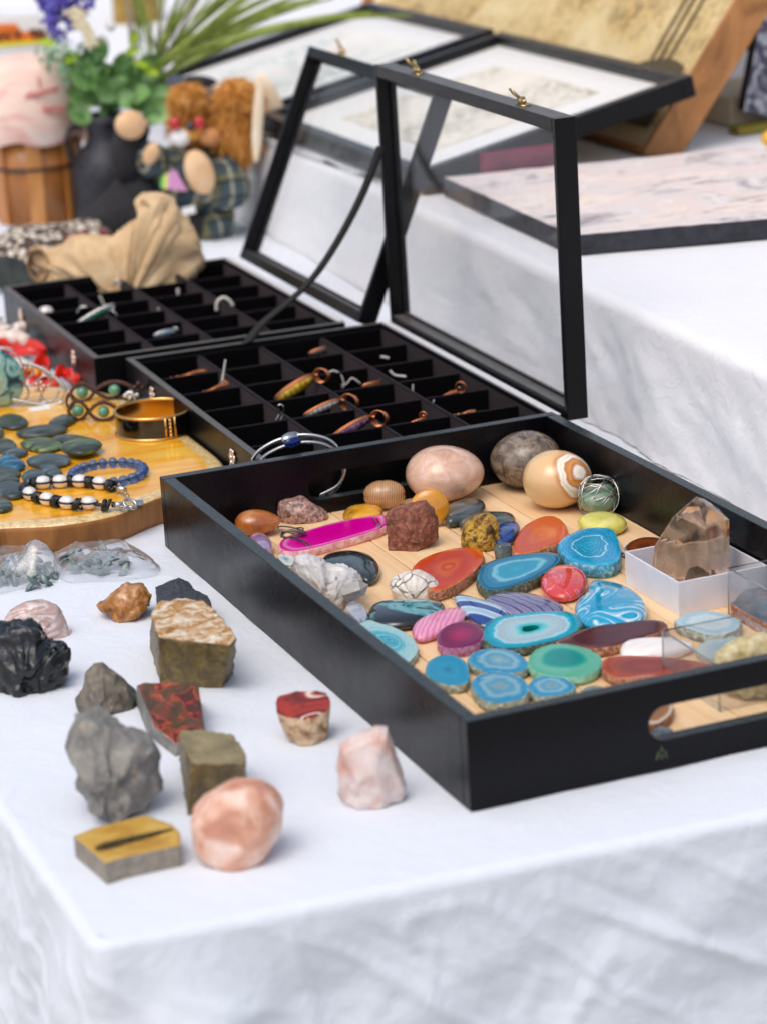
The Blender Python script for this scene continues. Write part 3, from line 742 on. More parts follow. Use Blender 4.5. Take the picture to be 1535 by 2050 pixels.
def sil(name, label, cat, poly, z0, depth, mat, k=2.6, rings=5, amp=.12, scale=1.2, cuts=2, seed=1, flat=False, lean=0, shift=.42, jitter=.10, smin=.35, smooth_it=0, curved=0, ridg=False, contact=None, zl=0):
    """solid rock: outline given as seen, thickness measured away from the viewer"""
    r = jit(seed); vm = contact or max(v for _, v in poly); um = sum(u for u, v in poly) / len(poly)
    G = at(um, vm, z0); C = G + FH * depth * shift
    P = [on(u, v, C) for u, v in poly]
    if curved: P = catmull(P, curved)
    for p in P: p.z = max(p.z, z0)
    zc = sum(p.z for p in P) / len(P); Cc = sum(P, Vector()) / len(P); H = max(p.z for p in P) - z0
    rows = []
    for i in range(rings):
        t = -1 + 2 * i / (rings - 1); s = max(smin, (1 - min(1, abs(t)) ** k) ** (1 / k))
        row = []
        for p in P:
            q = Cc + (p - Cc) * s; q.z = z0 + (p.z - z0) * (s ** .7)
            q = q + FH * t * depth / 2 + Vector((0, 0, 0))
            if abs(t) > .05: q = q + Vector((r.uniform(-1, 1), r.uniform(-1, 1), r.uniform(-1, 1))) * jitter * depth * .3
            q = q + FH * lean * (q.z - z0)
            q.z = max(q.z, z0 + zl); row.append(q)
        rows.append(row)
    V, F = [], []; grid_vf(rows, V, F, True); n = len(P)
    F.append(tuple(range(n))); F.append(tuple(range(len(V) - n, len(V))))
    V, F, _ = subdiv_noise(V, F, cuts, amp, scale, seed, z0, smooth_it=smooth_it, ridg=ridg)
    o = mesh(name, V, F, mat, None, smooth=not flat, origin=(Cc.x, Cc.y, z0)); return tag(o, label, cat)
def prism(name, label, cat, top, bot, z0, zt, mats, amp=.08, scale=1.5, cuts=3, seed=1, taper=1, flat=False, smooth_it=0, zts=None):
    """block: top polygon seen in the photo at height zt, bottom polygon on the support"""
    T = [at(u, v, (zts[i] if zts else zt)) for i, (u, v) in enumerate(top)]
    if bot: B = [at(u, v, z0) for u, v in bot]
    else:
        c = sum(T, Vector()) / len(T); B = [Vector((c.x + (p.x - c.x) * taper, c.y + (p.y - c.y) * taper, z0)) for p in T]
    if z0 == FZ: clampx(T, z0); clampx(B, z0)
    n = len(T); V = T + B; F = [tuple(range(n)), tuple(range(n, 2 * n))] + [(i, (i + 1) % n, n + (i + 1) % n, n + i) for i in range(n)]
    mi = [0, 1] + [1] * n
    c = sum(T, Vector()) / n; V.append(c); F = [((i, (i + 1) % n, 2 * n)) for i in range(n)] + F[1:]; mi = [0] * n + mi[1:]
    V, F, mi = subdiv_noise(V, F, cuts, amp, scale, seed, z0, mi=mi, smooth_it=smooth_it)
    if not isinstance(mats, (list, tuple)): mats = [mats]; mi = [0] * len(mi)
    o = mesh(name, V, F, mats, None, smooth=not flat, origin=(c.x, c.y, z0), mi=mi); return tag(o, label, cat)

RIND = stone('agate_rind_dark', [(.35, '#2c3a34'), (.5, '#5d6a55'), (.65, '#8d8466')], 3, rough=.8, bs=1, bscale=6, bd=.15)
RINDB = stone('agate_rind_blue', [(.35, '#2d6f86'), (.5, '#3f97b5'), (.65, '#9dc0c4')], 3, rough=.4, bs=.5, bscale=6, bd=.1)
RINDP = stone('agate_rind_pale', [(.35, '#7d8f8c'), (.5, '#a3a58b'), (.7, '#cfd6d6')], 2.5, rough=.7, bs=.8, bscale=6, bd=.12)
RINDR = stone('agate_rind_brown', [(.35, '#7b4b36'), (.5, '#b5795a'), (.7, '#d9b49a')], 4, rough=.8, bs=1, bscale=8, bd=.12)
AG = 'agate slice'
# ---- slices of agate
pink = slab('agate_slice', 'long hot pink agate slice bound with grey wire at one end', AG, [(560, 1096), (572, 1078), (615, 1064), (660, 1051), (710, 1040), (762, 1033), (776, 1038), (772, 1055), (735, 1070), (690, 1083), (630, 1099), (580, 1107)],
     ring_mat('pink_agate', [(0, '#e32a9a'), (.55, '#e83aa4'), (.72, '#ee52b0'), (.8, '#f6a9cf'), (.86, '#e64aa6'), (.93, '#f2b9c4')], .06), stone('pink_rind', [(.3, '#e07a90'), (.6, '#f3cdc8'), (.8, '#f7e6dd')], 2, rough=.5, bs=.4), h=.75)
def wirewrap(par, paths, r=.05, mat=WIRE):
    for p in paths: tubes('binding_wire', [p], r, mat, par, seg=6)
wirewrap(pink, [catmull([at(u, v, z) for u, v, z in ((590 + d, 1078 + d * .4, 1.7), (612 + d, 1084, 1.75), (624 + d, 1096, 1.5), (614 + d, 1106, 1.0))], 5, False) for d in (0, -8)] +
         [catmull([at(u, v, z) for u, v, z in ((745 + d, 1037, 1.6), (754 + d, 1050, 1.7), (757 + d, 1060, 1.3))], 5, False) for d in (0, 8)])
rr = jit(4); c0 = at(585, 1066, 1.9); lp = []
for k in range(5):
    ax = Vector((rr.uniform(-.4, .4), rr.uniform(-.4, .4), 1)).normalized(); u_ = ax.cross(RH).normalized(); v_ = ax.cross(u_)
    lp.append([c0 + Vector((0, 0, (k - 2) * .09)) + (u_ * math.cos(a) * .55 + v_ * math.sin(a) * (.75 + .1 * k)) for a in [i * math.pi / 9 for i in range(18)]])
tubes('wire_coil', lp, .06, WIRE, pink, seg=6, closed=True)
slab('agate_slice', 'vivid orange-red agate slice beside the white cracked stone', AG, [(825, 1148), (835, 1130), (860, 1115), (900, 1103), (942, 1099), (964, 1108), (966, 1124), (950, 1145), (925, 1165), (895, 1181), (868, 1186), (840, 1172)],
     ring_mat('orange_agate', [(0, '#e8742c'), (.12, '#c9360f'), (.2, '#e5672a'), (.45, '#cd3c10'), (.8, '#d9481a'), (.88, '#e2703c'), (.95, '#eab08e')], .25, .5), RINDR, h=.9, seed=2)
slab('agate_slice', 'light orange agate slice standing behind the dark teal one', AG, [(1027, 1106), (1030, 1085), (1048, 1058), (1078, 1040), (1105, 1036), (1125, 1047), (1136, 1068), (1131, 1084), (1108, 1095), (1075, 1106), (1045, 1112)],
     ring_mat('light_orange_agate', [(0, '#e88f56'), (.2, '#d9592a'), (.35, '#e0703a'), (.6, '#d64f20'), (.85, '#dc5f30'), (.93, '#e6a27c')], .3, .5), RINDR, h=.9, seed=3)
slab('agate_slice', 'pointed teal-blue agate slice with pale inner ring and dark rim', AG, [(957, 1152), (968, 1134), (1000, 1121), (1050, 1112), (1098, 1109), (1119, 1116), (1117, 1130), (1090, 1150), (1050, 1169), (1010, 1182), (975, 1184), (957, 1168)],
     ring_mat('teal_agate', [(0, '#4fb3c9'), (.2, '#2b98b8'), (.4, '#2f9dbd'), (.52, '#9ccfd9'), (.62, '#1a7fa6'), (.85, '#0f6488'), (.95, '#245a66')], .12, .7, (60, .25, '#8fd0dc')), RIND, h=.95, seed=4, rough_edge=.08)
slab('agate_slice', 'bright blue thick agate slice with white zigzag band beside the white box', AG, [(1116, 1098), (1128, 1080), (1148, 1070), (1165, 1063), (1200, 1060), (1226, 1066), (1238, 1092), (1240, 1120), (1222, 1134), (1190, 1137), (1150, 1130), (1130, 1119)],
     ring_mat('bright_blue_agate', [(0, '#1fb2d4'), (.42, '#0795bd'), (.47, '#2bb1de'), (.5, '#e2f4f8'), (.53, '#1b9ccc'), (.75, '#189fd1'), (.9, '#46b4d8')], .22, .9, (70, .35, '#d0eef6')), RINDB, h=1.1, seed=5, rough_edge=.02)
def swirl_mat(name, stops, scale=.35, dist=1.2, rough=.12, rot=(0, 0, .5), band=9):
    m, nt, b = pmat(name, rough=rough, coat=.6, sss=.15); v = coords(nt, rot=rot)
    n = tex(nt, v, 'noise', scale, .6, dist); f = mathn(nt, 'FRACT', mathn(nt, 'MULTIPLY', n, band)); c = ramp(nt, f, stops)
    n2 = tex(nt, v, 'noise', scale * 1.4, 2, 1); c = mix(nt, ramp(nt, n2, [(.45, 0.0), (.6, .85)]), c, stops[0][1])
    nt.links.new(c, b.inputs['Base Color']); return m
slab('agate_stone', 'bright blue swirl-banded agate with white curls, in front of the white box', 'agate', [(1150, 1225), (1153, 1205), (1172, 1188), (1178, 1170), (1195, 1163), (1240, 1171), (1268, 1184), (1289, 1204), (1293, 1225), (1283, 1243), (1250, 1250), (1200, 1254), (1165, 1246)],
     swirl_mat('blue_swirl', [(0, '#0392ba'), (.4, '#0fabcf'), (.62, '#0486ae'), (.72, '#cfeef8'), (.8, '#109dc4'), (.92, '#e6f7fb'), (1, '#0a98c0')], .2, 1.0, band=9), h=1.3, dome=1, seed=6)
slab('agate_stone', 'rounded red-pink agate with fine pink lines', 'agate', ell_px(1081, 1131, 1175, 1197, 2), swirl_mat('red_pink', [(0, '#d23a34'), (.35, '#e4574a'), (.5, '#d62f5c'), (.6, '#f2a9b4'), (.7, '#d8343f'), (1, '#e8663f')], .3, .8, band=9), h=1.1, dome=1, seed=7)
slab('agate_slice', 'large turquoise agate slice with white crystals round an open centre', AG, [(968, 1268), (975, 1250), (1000, 1237), (1060, 1228), (1120, 1226), (1150, 1233), (1162, 1250), (1155, 1264), (1125, 1280), (1080, 1292), (1030, 1300), (990, 1297), (970, 1284)],
     ring_mat('turquoise_agate', [(0, '#2f6b60'), (.16, '#45a7a0'), (.24, '#7fd6dd'), (.34, '#bcd9dd'), (.62, '#b4c6cf'), (.68, '#bfeaf2'), (.74, '#27b4cb'), (.86, '#159db8'), (.93, '#2c8f97')], .12, 1.2), RIND, h=.75, hole=.17, seed=8, rough_edge=.12)
slab('agate_slice', 'translucent sea-green agate slice with deep teal middle', AG, [(1057, 1330), (1065, 1310), (1090, 1296), (1130, 1292), (1170, 1300), (1197, 1315), (1203, 1332), (1185, 1348), (1150, 1357), (1105, 1356), (1070, 1346)],
     ring_mat('seagreen_agate', [(0, '#0f8f8a'), (.42, '#1a9a90'), (.5, '#4fae9c'), (.62, '#83c4ad'), (.9, '#6fb79b'), (.97, '#9bd0b7')], .08, .6, None, .15, 0, .3), stone('green_rind', [(.3, '#6db594'), (.7, '#a5d6bb')], 2, rough=.35, bs=.3), h=.8, seed=9, cen=(1122, 1318))
slab('agate_slice', 'long dark red agate slice with a grey-brown end', AG, [(1115, 1288), (1150, 1271), (1190, 1257), (1230, 1249), (1290, 1244), (1328, 1248), (1325, 1264), (1300, 1274), (1260, 1286), (1220, 1297), (1180, 1300), (1140, 1294)],
     ring_mat('dark_red_agate', [(0, '#4a1512'), (.4, '#5d1c16'), (.7, '#4a1a18'), (.85, '#6d4340'), (.95, '#8c5a4c')], .5, .4, rough=.18), RINDR, h=.8, seed=10, rough_edge=.1)
slab('agate_slice', 'brick-red agate slice partly behind the near clear box', AG, [(1204, 1333), (1215, 1320), (1260, 1315), (1330, 1318), (1395, 1327), (1425, 1338), (1380, 1350), (1300, 1358), (1240, 1362), (1212, 1349)],
     ring_mat('brick_agate', [(0, '#a5432a'), (.4, '#8c3420'), (.65, '#a0482e'), (.85, '#c06a58'), (.95, '#d09a86')], .4, .4, rough=.18), RINDR, h=.75, seed=11)
slab('quartz_stone', 'long milky white quartz between the two red slices', 'quartz', [(1240, 1300), (1252, 1286), (1300, 1280), (1350, 1282), (1388, 1291), (1362, 1304), (1300, 1315), (1250, 1314)],
     stone('milky_quartz', [(.3, '#e8ddd8'), (.6, '#f5efe9'), (.8, '#dfd0c2')], .5, dist=1, rough=.15, bs=.1, sss=.3, stretch=(.3, 1, 1)), h=1.0, dome=1, seed=12)
slab('agate_slice', 'pale aqua agate slice with blue centre against the left wall of the tray', AG, [(705, 1262), (735, 1244), (780, 1254), (820, 1275), (835, 1298), (829, 1316), (805, 1332), (770, 1320)],
     ring_mat('aqua_agate', [(0, '#2f9fb8'), (.2, '#37a9c0'), (.3, '#7cc7d2'), (.4, '#49afc2'), (.5, '#a7d5da'), (.9, '#bfdfdd')], .15, .7, (50, .4, '#d6edee')), RINDP, h=.6, seed=13)
slab('agate_slice', 'small round blue agate slice with target rings in the near left corner', AG, [(852, 1348), (857, 1328), (880, 1315), (905, 1314), (930, 1326), (938, 1348), (936, 1366), (915, 1374), (885, 1371), (863, 1362)],
     ring_mat('target_blue', [(0, '#6d8f9a'), (.06, '#1f6f92'), (.15, '#2b8fb6'), (.4, '#4aa3c4'), (.6, '#3b97ba'), (.9, '#3f9ec2')], .06, .8, (75, .4, '#8cc6da')), RINDP, h=.7, seed=14)
PB = lambda nm, g: ring_mat(nm, [(0, g), (.2, '#8fb3bd'), (.35, '#6aa6bf'), (.55, '#9cc2cf'), (.75, '#4397c0'), (.93, '#6fb0ca')], .3, .9, (26, .12, '#c9dce4'))
slab('agate_slice', 'pale sky-blue oval agate slice, upper of three small blue ones', AG, [(938, 1328), (945, 1311), (975, 1301), (1010, 1302), (1040, 1313), (1056, 1331), (1046, 1345), (1010, 1350), (965, 1345)], PB('pale_blue_1', '#a9c4d2'), RINDP, h=.7, seed=15)
slab('agate_slice', 'pale blue agate slice with grey cloudy centre touching the near wall', AG, [(944, 1376), (955, 1357), (985, 1348), (1020, 1351), (1050, 1366), (1056, 1388), (1035, 1404), (1000, 1410), (965, 1403)], PB('pale_blue_2', '#8d939a'), RINDP, h=.8, seed=16, rough_edge=.1)
slab('agate_slice', 'smallest grey-blue agate slice by the near wall, below the sea-green one', AG, [(1057, 1378), (1070, 1361), (1100, 1355), (1130, 1361), (1150, 1376), (1140, 1388), (1110, 1395), (1075, 1396)], PB('pale_blue_3', '#6f7f86'), RINDP, h=.7, seed=17)
slab('agate_slice', 'deep magenta oval agate slice', AG, [(875, 1283), (881, 1266), (905, 1251), (935, 1247), (957, 1256), (967, 1271), (959, 1287), (935, 1297), (905, 1301), (883, 1296)],
     ring_mat('magenta_agate', [(0, '#c0145e'), (.4, '#9c1056'), (.6, '#80104f'), (.88, '#7d1450'), (.95, '#a85584')], .1, .8), stone('magenta_rind', [(.3, '#8f3a72'), (.7, '#d0a0bb')], 4, rough=.6, bs=.7), h=.8, seed=18)
slab('agate_stone', 'elongated rose-pink banded agate cabochon', 'agate', [(824, 1263), (835, 1244), (870, 1228), (905, 1219), (930, 1222), (926, 1241), (900, 1258), (865, 1273), (836, 1278)],
     stone('rose_band', [(.3, '#e8a3bd'), (.45, '#d9608f'), (.55, '#eebccb'), (.7, '#e07aa2')], .9, 'wave', 2, 3, rough=.12, bs=0, coat=.5, sss=.2, rot=(0, 0, .6)), h=.9, dome=1, seed=19)
slab('agate_stone', 'glossy black and teal patched oval stone', 'agate', [(737, 1228), (748, 1210), (785, 1202), (845, 1201), (885, 1207), (888, 1221), (870, 1235), (830, 1248), (785, 1253), (750, 1246)],
     stone('black_teal', [(.4, '#0b1216'), (.47, '#11181a'), (.5, '#2e8087'), (.6, '#6fa9aa'), (.66, '#14201f')], .35, dist=1.2, rough=.08, bs=0, coat=.8, detail=3), h=1.0, dome=1, seed=20)
slab('agate_stone', 'purple and grey striped pointed oval agate', 'agate', [(968, 1204), (985, 1191), (1030, 1187), (1080, 1194), (1118, 1208), (1126, 1220), (1100, 1230), (1050, 1233), (1000, 1225)],
     stone('purple_band', [(.2, '#4a4e6c'), (.4, '#8c82ab'), (.5, '#cfc8de'), (.6, '#3d4a56'), (.8, '#7d719c')], .5, 'wave', 1, 3, rough=.12, bs=0, coat=.5, rot=(0, 0, -.2)), h=.9, dome=1, seed=21)
slab('agate_stone', 'teardrop agate, dark blue at its point and blue-white striped below', 'agate', [(908, 1197), (918, 1191), (960, 1201), (1005, 1216), (1017, 1232), (1000, 1248), (972, 1251), (945, 1239), (920, 1218)],
     stone('blue_white_drop', [(.15, '#0f3f86'), (.42, '#12508f'), (.5, '#e8eff4'), (.58, '#2a84bb'), (.66, '#e2eef2'), (.8, '#9fbecb')], .18, 'wave', 2, 2, rough=.1, bs=0, coat=.6, rot=(0, 0, -.5)), h=.85, dome=1, seed=22)
LARV = stone('larvikite', [(.3, '#15181a'), (.55, '#2c3330'), (.7, '#47504d')], 1.2, rough=.12, bs=.05, coat=.7, sat2=('#565f5c', 3, .6))
slab('polished_stone', 'black polished oval stone behind the white crystal cluster', 'stone', [(642, 1125), (655, 1110), (700, 1103), (740, 1112), (759, 1132), (755, 1153), (735, 1163), (700, 1153), (660, 1140)], LARV, h=1.0, dome=1, seed=23)
slab('agate_slice', 'whitish pale blue agate slice with rough rim behind the near clear box', AG, [(1352, 1250), (1370, 1233), (1410, 1226), (1455, 1233), (1481, 1248), (1470, 1265), (1430, 1275), (1390, 1266)],
     ring_mat('ice_agate', [(0, '#c4dde6'), (.5, '#d9e7ea'), (.7, '#b0d0dc'), (.9, '#cfdfe0')], .3, .5), RINDP, h=.8, seed=24, rough_edge=.1)
slab('agate_slice', 'flat pale grey-blue slice inside the view of the near clear box', AG, [(1392, 1303), (1410, 1286), (1445, 1276), (1487, 1278), (1497, 1293), (1470, 1310), (1420, 1320)],
     ring_mat('mist_agate', [(0, '#9fc0cf'), (.5, '#b9ced4'), (.9, '#c9d6cf')], .3, .5), RINDP, h=.5, seed=25)
LAB = stone('labradorite_tray', [(.3, '#23282a'), (.55, '#4a5352'), (.72, '#7b8680')], .8, rough=.16, bs=.1, coat=.5, stretch=(.3, 1, 1))
LABB = stone('labradorite_blue', [(.35, '#131a24'), (.5, '#1c3e86'), (.62, '#2d62b4'), (.75, '#151b26')], .7, rough=.1, bs=.05, coat=.6)
slab('labradorite_stone', 'grey shiny labradorite bar right of the yellow oval', 'stone', [(890, 1030), (900, 1012), (935, 1001), (962, 1002), (972, 1014), (955, 1030), (920, 1042), (895, 1045)], LAB, h=1.1, dome=1, seed=26)
slab('labradorite_stone', 'dark thin labradorite behind the golden rock', 'stone', [(917, 1045), (930, 1033), (970, 1027), (1020, 1028), (1031, 1040), (1020, 1051), (970, 1056), (930, 1058)], LAB, h=.9, dome=1, seed=27)
slab('labradorite_stone', 'dark stone with a bright royal blue flash next to the golden rock', 'stone', [(985, 1066), (1000, 1052), (1030, 1046), (1041, 1056), (1036, 1072), (1015, 1085), (995, 1090), (985, 1080)], LABB, h=1.0, dome=1, seed=28)
slab('tiger_eye_stone', 'small flat yellow and brown patched stone near the hand hole', 'stone', [(686, 1032), (698, 1017), (735, 1011), (764, 1017), (762, 1031), (730, 1040), (700, 1043)],
     stone('yellow_patch', [(.35, '#7a5a2a'), (.48, '#d99722'), (.65, '#e8ab35'), (.75, '#b9863a')], .5, rough=.15, bs=.1, coat=.4), h=.9, dome=1, seed=29)
slab('pendant_stone', 'lime-yellow spindle-shaped stone with a drilled hole, below the wire-wrapped ball', 'stone', [(1155, 1044), (1168, 1033), (1200, 1028), (1235, 1033), (1254, 1046), (1240, 1057), (1208, 1063), (1172, 1057)],
     stone('lime_yellow', [(.3, '#a8a83a'), (.5, '#d6d061'), (.7, '#e6dd8a'), (.85, '#c98f62')], .6, rough=.15, bs=.05, coat=.4, sss=.2), h=1.2, dome=1, seed=30)
slab('agate_slice', 'brown agate slice with jagged white rim, behind the white box', AG, [(1248, 1104), (1258, 1088), (1285, 1077), (1318, 1078), (1335, 1090), (1300, 1112), (1270, 1116)],
     ring_mat('brown_agate', [(0, '#5f2c12'), (.5, '#8a4518'), (.8, '#6b3013'), (.92, '#d6c2ae')], .15, .8), stone('white_rind', [(.3, '#b9a590'), (.7, '#efe6dc')], 5, rough=.7, bs=1), h=.5, seed=31, rough_edge=.2)
slab('tumbled_stone', 'small clear grey pebble against the left wall', 'stone', [(690, 1225), (700, 1208), (725, 1212), (737, 1228), (732, 1243), (712, 1246)], stone('clear_grey', [(.3, '#8d93a0'), (.7, '#c2c7d0')], .8, rough=.1, bs=.05, trans=.4), h=1.1, dome=1, seed=32)
slab('tumbled_stone', 'lilac amethyst pebble half hidden by the left wall', 'stone', [(498, 1085), (510, 1071), (532, 1075), (546, 1090), (540, 1103), (520, 1104)], stone('lilac', [(.3, '#8a6a92'), (.7, '#b99abd')], .8, rough=.1, bs=.05, trans=.3), h=1.2, dome=1, seed=33)
slab('agate_slice', 'tiny white and teal slice behind the white crystal cluster', AG, [(556, 1115), (566, 1109), (590, 1118), (584, 1132), (570, 1130)], ring_mat('tiny_teal', [(0, '#2f9db4'), (.5, '#dfe9e6'), (.9, '#eef2ee')], .2, .9), RINDP, h=.4, seed=34)
slab('tumbled_stone', 'dark grey stone chip just behind the near wall', 'stone', [(1160, 1392), (1172, 1378), (1200, 1377), (1215, 1386), (1195, 1398)], LAB, h=.7, dome=1, seed=35)
slab('agate_slice', 'brown and white agate slice seen through the near hand hole', AG, [(1285, 1440), (1300, 1415), (1330, 1402), (1345, 1410), (1342, 1432), (1318, 1450), (1295, 1452)], ring_mat('hole_brown', [(0, '#9a6a3c'), (.6, '#a8743f'), (.8, '#e8dccb'), (.95, '#b78a5a')], .1, .8), RINDR, h=.7, seed=36)
slab('tumbled_stone', 'grey-blue pebble at the left end of the near hand hole', 'stone', [(1300, 1472), (1312, 1458), (1335, 1458), (1348, 1466), (1335, 1476)], LAB, h=.6, dome=1, seed=37)

# ---- eggs and rounded stones
EGGP, nt, b = pmat('pink_marble', rough=.18, coat=.4, sss=.15); v = coords(nt); c = ramp(nt, tex(nt, v, 'noise', .55, 7, 1.2), [(.3, '#c79a7f'), (.5, '#dcb59c'), (.7, '#e9cdb9')])
vn = tex(nt, coords(nt, (.5, .5, 1.4)), 'vor', .55, feature='DISTANCE_TO_EDGE'); c = mix(nt, ramp(nt, vn, [(0.0, .22), (.025, 0.0)]), c, '#a0664e'); nt.links.new(c, b.inputs['Base Color'])
ball('marble_egg', 'pale pink marble egg with fine cracks, lying at the far end of the tray', 'egg', (811, 892, 969, 1003), .8, EGGP, egg=.08, seg=48)
ball('stone_egg', 'dark brown-grey speckled stone egg in the far corner of the tray', 'egg', (980, 862, 1124, 978), .8, stone('dark_egg_stone', [(.3, '#3d342c'), (.5, '#6e5d4d'), (.65, '#92826f'), (.75, '#4f443a')], .9, rough=.22, bs=.15, coat=.3, dist=2, sat2=('#8b7c6b', .8, .52)), egg=-.04, seg=48)
ONY, nt, b = pmat('banded_onyx', rough=.14, coat=.5, sss=.2); v = coords(nt)
tc = nt.nodes.new('ShaderNodeTexCoord'); vm_ = nt.nodes.new('ShaderNodeVectorMath'); vm_.operation = 'DISTANCE'
nt.links.new(tc.outputs['Object'], vm_.inputs[0]); oc = (RH * 1.6 - FH * 1.7 + Vector((0, 0, 3.3))) * S; vm_.inputs[1].default_value = oc
f = mathn(nt, 'ADD', mathn(nt, 'MULTIPLY', vm_.outputs['Value'], 100 / 4.3), mathn(nt, 'MULTIPLY', mathn(nt, 'SUBTRACT', tex(nt, v, 'noise', .8, 4, .3), .5), .2))
c = ramp(nt, f, [(.05, '#f6e6c4'), (.13, '#fbf6ec'), (.18, '#c9731f'), (.24, '#dfa05a'), (.3, '#c77a2c'), (.34, '#fdf7ec'), (.4, '#f0d8b4'), (.43, '#fdf9f0'), (.47, '#cf8a48'), (.54, '#e6bb84'), (1, '#e2bd8b')]); nt.links.new(c, b.inputs['Base Color'])
ball('onyx_egg', 'honey onyx egg with white and orange eye-like rings in front of the dark egg', 'egg', (1045, 900, 1185, 1018), .8, ONY, egg=.06, seg=48)
ball('tumbled_stone', 'small cream pebble with brown vertical stripes left of the pink egg', 'stone', (729, 962, 809, 1020), .8, stone('striped_cream', [(.3, '#8c5c34'), (.45, '#c79a68'), (.6, '#e6d2ae'), (.8, '#b98a58')], 2.2, 'wave', 4, 2, rough=.2, bs=.05, coat=.3, rot=(0, 0, .45)), ry=.8, f=lambda d: Vector((d.x, d.y, d.z)) * (1 + .12 * (abs(d.x * d.z)) ** .5))
def lean_disc(name, label, bb, z0, mat, th=.35):
    u0, v0, u1, v1 = bb; C = at((u0 + u1) / 2, v1, z0) + FH * .6; k = ppc(C); a = (u1 - u0) / 2 / k; c_ = (v1 - v0) / 2 / k
    top = on((u0 + u1) / 2, v0, C); M = Matrix.Rotation(math.atan2(RH.y, RH.x), 3, 'Z') @ Matrix.Rotation(-.25, 3, 'X') @ Matrix.Rotation(-.35, 3, 'Y')
    return tag(ell(name, Vector((top.x, top.y, z0 + c_ * .97)), (a, a * th, c_), mat, None, M=M, origin=(top.x, top.y, z0)), label, 'stone')
lean_disc('tumbled_stone', 'honey-yellow oval stone propped up behind the red-brown rock', (818, 980, 897, 1058), .8, stone('honey', [(.3, '#b9780f'), (.55, '#d9961d'), (.75, '#ecc06a')], .5, rough=.1, bs=.03, coat=.6, sss=.3))
ball('tumbled_stone', 'orange-brown tumbled stone in the far left corner', 'stone', (470, 1020, 562, 1072), .8, stone('carnelian', [(.3, '#7a3a12'), (.5, '#b4682c'), (.7, '#cf9a68'), (.8, '#9c5524')], .4, rough=.12, bs=.04, coat=.5, sss=.2), egg=.18, ry=.75)
gball = ball('tumbled_stone', 'green aventurine ball caged in tangled silver wire', 'stone', (1155, 968, 1240, 1028), .8, stone('aventurine', [(.3, '#5c7a60'), (.6, '#84a084'), (.8, '#a9c0a2')], .9, rough=.2, bs=.1, coat=.3, sss=.2), f=lambda d: d * (1 + .06 * fbm(d, 2)))
o = gball; C = ORG[o.name] + Vector((0, 0, 1.3)); k = ppc(C); R_ = 47 / k; rr = jit(11); lp = []
for i in range(15):
    ax = Vector((rr.uniform(-1, 1), rr.uniform(-1, 1), rr.uniform(-.6, 1))).normalized(); u_ = ax.orthogonal().normalized(); v_ = ax.cross(u_); off = ax * rr.uniform(-.5, .5); s = R_ * rr.uniform(.93, 1.04)
    lp.append([Vector(((C + off + (u_ * math.cos(a) + v_ * math.sin(a) + ax * .16 * math.sin(a * 2 + i)) * s * .92).x, (C + off + (u_ * math.cos(a) + v_ * math.sin(a)) * s * .92).y, max(.87, C.z + .1 + (off + (u_ * math.cos(a) + v_ * math.sin(a) + ax * .16 * math.sin(a * 2 + i)) * s * .86).z))) for a in [j * math.pi / 14 for j in range(28)]])
tubes('wire_cage', lp, .045, SILV, gball, seg=6, closed=True)

# ---- rough stones in the tray
sil('rough_rock', 'pink and black granite-like wedge near the far left of the tray', 'rock', [(556, 1005), (575, 997), (604, 996), (622, 1003), (640, 1018), (658, 1030), (659, 1040), (645, 1048), (600, 1048), (560, 1044), (555, 1030)], .8, 2.6, stone('granite', [(.3, '#4c3f3c'), (.45, '#8a6a60'), (.6, '#c49a8a'), (.75, '#d8b7a4')], 2.8, rough=.4, bs=.3, speck=('#2e2829', 4, .6)), amp=.1, seed=3, smooth_it=1)
sil('rough_rock', 'rust-red craggy rock standing on the planks', 'rock', [(773, 1030), (790, 1018), (820, 1014), (848, 1007), (866, 1018), (874, 1045), (876, 1075), (862, 1090), (840, 1095), (800, 1102), (778, 1096), (774, 1066)], .8, 3.0, stone('rust_rock', [(.3, '#5a3022'), (.5, '#8a4e3c'), (.65, '#a96c56'), (.8, '#bf9680')], 2.2, rough=.6, bs=1, bscale=5, bd=.2, speck=('#7d6a3a', 3, .62)), amp=.13, scale=1.3, cuts=3, seed=5, k=3.4, jitter=.16)
sil('rough_rock', 'golden metallic chalcopyrite lump', 'rock', [(921, 1075), (930, 1050), (950, 1034), (975, 1029), (993, 1038), (1000, 1060), (999, 1090), (985, 1104), (955, 1103), (925, 1096)], .8, 2.4, stone('chalcopyrite', [(.3, '#4a3018'), (.43, '#94702a'), (.53, '#dcb440'), (.62, '#9c5a55'), (.75, '#e6cb5c')], 1.6, rough=.35, bs=1, bscale=4, bd=.2, metal=.35), amp=.12, scale=1.6, cuts=3, seed=6, k=3)
sil('tumbled_stone', 'small dark grey cube-like stone left of the light orange slice', 'stone', [(988, 1097), (998, 1088), (1020, 1090), (1027, 1100), (1025, 1116), (1005, 1121), (990, 1116)], .8, 1.3, LAB, amp=.05, seed=7, k=4)
sil('rough_rock', 'white cracked howlite nugget with black veins and a drilled hole', 'rock', [(780, 1172), (784, 1160), (800, 1155), (812, 1147), (838, 1144), (862, 1152), (878, 1170), (878, 1190), (862, 1200), (820, 1203), (792, 1195)], .8, 2.6, None or (lambda: (lambda m, nt, b: (nt.links.new(mix(nt, ramp(nt, tex(nt, coords(nt), 'vor', .75, feature='DISTANCE_TO_EDGE'), [(.0, 1.0), (.045, 0.0)]), ramp(nt, tex(nt, coords(nt), 'noise', 1, 5), [(.3, '#cfc2b4'), (.6, '#e9e0d4')]), '#2b2a30'), b.inputs['Base Color']), m)[1])(*pmat('howlite', rough=.35)))(), amp=.1, seed=8, curved=3, smooth_it=1)
